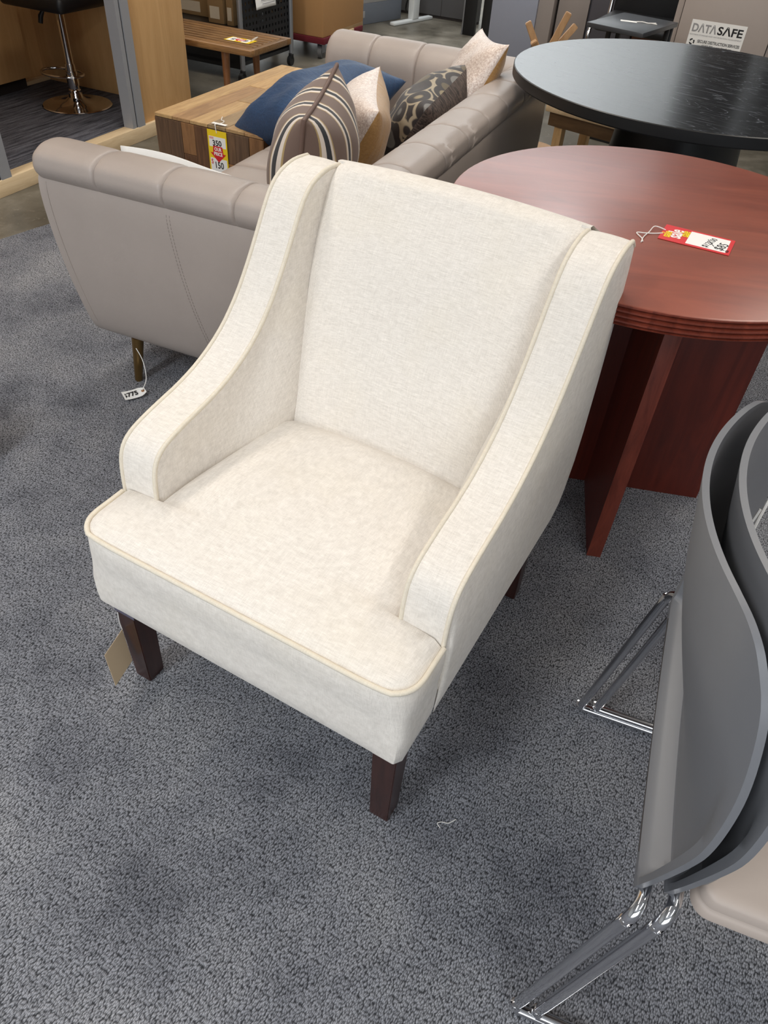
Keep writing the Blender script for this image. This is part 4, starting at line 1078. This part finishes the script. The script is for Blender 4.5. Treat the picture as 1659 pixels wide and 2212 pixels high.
# face is the local XZ plane at y=0; left edge of door at x=0
box('body', M['bin'], -0.035, 0.545, 0.02, 0.50, 0.0, 0.93, 0.004, sb)
box('door', M['bin'], 0.003, 0.500, 0.0, 0.02, 0.05, 0.715, 0.002, sb)
box('door_gap', M['gap'], -0.002, 0.505, 0.0185, 0.0215, 0.045, 0.722, 0, sb)
box('drawer_front', M['bin'], -0.035, 0.545, 0.002, 0.02, 0.725, 0.93, 0.002, sb)
LBL = thing
lab = box('label', M['white'], 0.070, 0.370, -0.0008, 0.0, 0.447, 0.583, 0, sb)
def lt(x, z): return axes((x, -0.0012, z), (1, 0, 0), (0, 0, 1), (0, -1, 0))
text('lettering', 'D\u039bT\u039b', 0.054, M['lgrey'], lab, lt(0.146, 0.543), bold=0.0016, width=0.134)
text('lettering', 'S\u039bFE', 0.054, M['ink'], lab, lt(0.288, 0.543), bold=0.0013, width=0.136)
text('lettering', 'RECORDS STORAGE AND INFORMATION MANAGEMENT', 0.0088, M['lgrey'], lab, lt(0.218, 0.512), width=0.285)
text('lettering', 'SECURE DESTRUCTION SERVICES', 0.0200, M['ink'], lab, lt(0.244, 0.482), bold=0.0004, width=0.232)
text('lettering', '650.875.3800  \u2022  www.datasafe.com', 0.0125, M['ink'], lab, lt(0.240, 0.464), bold=0.0002, width=0.165)
for k in range(3):
    a0 = pi/2+k*2*pi/3; R0, R1 = 0.0115, 0.0205
    P = [(R1*cos(a0+d), R1*sin(a0+d)) for d in (-0.15, 0.35, 0.85)]+[(0.0235*cos(a0+0.9), 0.0235*sin(a0+0.9)), (0.016*cos(a0+1.45), 0.016*sin(a0+1.45)), (0.0085*cos(a0+0.9), 0.0085*sin(a0+0.9))]+[(R0*cos(a0+d), R0*sin(a0+d)) for d in (0.85, 0.35, -0.15)]
    pz = poly_plate('recycling_arrow', M['ink'], P, 0, 0.0004, lab); pz.matrix_local = lt(0.098, 0.477) @ Matrix.Diagonal((0.75, 0.75, 1, 1))
# dark shelving right of the bin
ds = thing('black_rack', 'black metal rack at the right edge beside the shred bin', 'rack', G(-0.02, 5.30, ZF), G0)
ds.location = tuple(Vector((bg.x, bg.y, ZF))+RX*0.60-LY*0.02)
for x in (0.0, 0.42):
    for y in (0.0, 0.36): box('post', M['blackmetal'], x, x+0.03, y, y+0.03, 0, 1.1, 0.002, ds)
for z in (0.12, 0.5, 0.95): box('shelf', M['blackmetal'], 0.0, 0.45, 0.0, 0.39, z, z+0.02, 0.002, ds)
box('side_panel', M['blackmetal'], 0.004, 0.010, 0.03, 0.36, 0.02, 1.08, 0, ds)
box('front_panel', M['blackmetal'], 0.03, 0.42, 0.01, 0.016, 0.02, 1.08, 0, ds)

for k, (x0, x1) in enumerate(((2.20, 2.62), (2.78, 4.3))):
    tr = thing('tall_cabinet', ('tall black cabinet standing behind the shred bin', 'wide tall black cabinet at far right behind the rack')[k], 'cabinet', (x0, 6.9, ZF), 0)
    box('body', M['black'], 0, x1-x0, 0, 0.4, 0, 2.4, 0.004, tr)
    box('door', M['blackmetal'], 0.01, (x1-x0)-0.01, -0.018, 0, 0.05, 2.36, 0.003, tr)
# small black side table
STZ = 0.60
sP = [Vector((0.837, 4.595, 0)), Vector((1.096, 4.413, 0)), Vector((1.342, 4.798, 0)), Vector((1.089, 5.003, 0))]
stt = thing('side_table', 'small charcoal side table with black legs left of the shred bin', 'table', (1.096, 4.413, ZF), math.atan2(4.413-4.595, 1.096-0.837))
sw, sl = 0.315, 0.455
box('tabletop', M['darktop'], -sw, 0, 0, sl, STZ-0.022-ZF, STZ-ZF, 0.003, stt)
for x, y in ((-sw+0.02, 0.26), (-sw+0.06, 0.30), (-0.02, sl-0.03), (-0.02, sl-0.075)):
    box('leg', M['black'], x-0.011, x+0.011, y-0.011, y+0.011, 0, STZ-0.022-ZF, 0.002, stt)
box('base_bar', M['black'], -sw+0.02, -0.02, 0.26, 0.285, 0, 0.02, 0.002, stt)
wt = thing('price_tag', 'white string tag lying on the small charcoal side table', 'tag')
wt.matrix_world = axes((1.075, 4.70, STZ+0.0012), (0.98, -0.2, 0), (0.2, 0.98, 0), (0, 0, 1))
flat_card('card', wt, 0.085, 0.04, M['white'])
tube('string', M['string'], [(0.04, 0, 0.001), (0.07, 0.004, 0.003), (0.10, -0.006, 0.001), (0.14, 0.014, 0.002), (0.115, 0.0, 0.002), (0.145, -0.018, 0.002)], 0.003, wt, 6)

# black chair with chrome frame behind the side table
bc_ = thing('visitor_chair', 'black chair with bent chrome frame behind the charcoal side table', 'chair', (1.00, 5.40, ZF), radians(-25))
box('seat', M['black'], 0.03, 0.47, -0.02, 0.42, 0.44, 0.50, 0.025, bc_, 3)
box('backrest', M['black'], 0.03, 0.47, 0.40, 0.45, 0.48, 0.88, 0.02, bc_, 3)
for x in (0.01, 0.48):
    tube('chrome_frame', M['chrome'], catmull([(x, 0.44, 0.85), (x, 0.42, 0.5), (x, 0.36, 0.46), (x, 0.05, 0.455), (x, 0.0, 0.43), (x, -0.01, 0.36), (x, 0.02, 0.03), (x, 0.06, 0.012), (x, 0.42, 0.012)], 5), 0.012, bc_, 10)
# light wood bench under the black table
lb = thing('wooden_bench', 'light oak bench with brown apron partly under the black round table', 'bench', (0.606, 3.800, ZF), radians(-36))
box('seat_top', M['palewood'], -0.02, 0.50, 0.0, 0.36, 0.372, 0.404, 0.004, lb)
box('apron', M['darkoak'], 0.0, 0.48, 0.012, 0.032, 0.315, 0.372, 0.002, lb)
box('apron', M['darkoak'], 0.0, 0.48, 0.32, 0.34, 0.315, 0.372, 0.002, lb)
for x, y in ((0.035, 0.015), (0.43, 0.015), (0.035, 0.30), (0.43, 0.30)):
    box('leg', M['oak'], x, x+0.042, y, y+0.042, 0, 0.372, 0.003, lb)
# upturned wooden stool base
us = thing('upturned_stool', 'upturned wooden stool with beech legs sticking up behind the black table', 'stool', (0.62, 4.40, ZF), 0)
lathe('seat', M['beech'], [(0, 0), (0.16, 0), (0.165, 0.008), (0.165, 0.03), (0, 0.032)], us, 32)
bm = bmesh.new(); add_box(bm, -0.03, 0.03, -0.03, 0.03, 0.032, 0.50, 0.004); finish('hub', bm, M['beech'], us, smooth=40)
for p in ((-0.105, 0.0, 0.615), (0.085, -0.02, 0.67), (0.14, 0.04, 0.61), (-0.07, -0.06, 0.545)):
    d = Vector(p)-Vector((0, 0, 0.44)); t_ = d.normalized(); sd = t_.cross(Vector((0, 1, 0))).normalized(); ot = t_.cross(sd)
    bm = bmesh.new(); vs = []
    for k, wd_k in ((0, 0.017), (1, 0.015)):
        c = Vector((0, 0, 0.44))+d*k
        vs.append([bm.verts.new(c+sd*wd_k*a_+ot*0.012*b_) for a_, b_ in ((-1, -1), (1, -1), (1, 1), (-1, 1))])
    for i in range(4): bm.faces.new((vs[0][i], vs[0][(i+1) % 4], vs[1][(i+1) % 4], vs[1][i]))
    bm.faces.new(vs[1]); bm.faces.new(list(reversed(vs[0]))); bmesh.ops.recalc_face_normals(bm, faces=bm.faces)
    bmesh.ops.bevel(bm, geom=list(bm.edges), offset=0.003, segments=2, affect='EDGES')
    finish('leg', bm, M['beech'], us, smooth=40)
# office chair under the right edge of the black table
oc = thing('task_chair', 'black task chair partly seen under the right edge of black table', 'chair', (2.36, 4.42, ZF), 0)
tube('arm_post', M['black'], [(-0.40, -0.12, 0.11), (-0.385, -0.12, 0.19), (-0.375, -0.12, 0.205), (-0.345, -0.12, 0.31), (-0.30, -0.10, 0.40), (-0.20, -0.05, 0.44)], [0.011, 0.013, 0.022, 0.024, 0.016, 0.014], oc, 10)
tube('brace', M['darkoak'], [(-0.39, -0.12, 0.115), (-0.33, -0.10, 0.16), (-0.05, 0.0, 0.30)], 0.004, oc, 6)
lathe('gas_column', M['steel'], [(0, 0.06), (0.022, 0.06), (0.022, 0.42), (0, 0.42)], oc, 20)
box('seat', M['black'], -0.23, 0.23, -0.23, 0.23, 0.42, 0.49, 0.03, oc, 3)
for k in range(5):
    a = 2*pi*k/5; tube('base_spoke', M['smoke_chrome'], [(0, 0, 0.075), (0.27*cos(a), 0.27*sin(a), 0.05)], [0.02, 0.012], oc, 8)
    bm = bmesh.new(); add_tube(bm, [(0.27*cos(a)-0.012, 0.27*sin(a), 0.026), (0.27*cos(a)+0.012, 0.27*sin(a), 0.026)], 0.026, 14); finish('caster', bm, M['black'], oc, smooth=50)
# dark rounded furniture edge at the left border
ot_ = thing('pouf', 'dark brown rounded pouf cut off by the left edge', 'pouf', (-1.158, 1.512, 0), 0)
lathe('body', M['espresso'], [(0, 0.0), (0.07, 0.0), (0.092, 0.02), (0.106, 0.055), (0.11, 0.09), (0.106, 0.125), (0.09, 0.16), (0.06, 0.182), (0, 0.19)], ot_, 40)
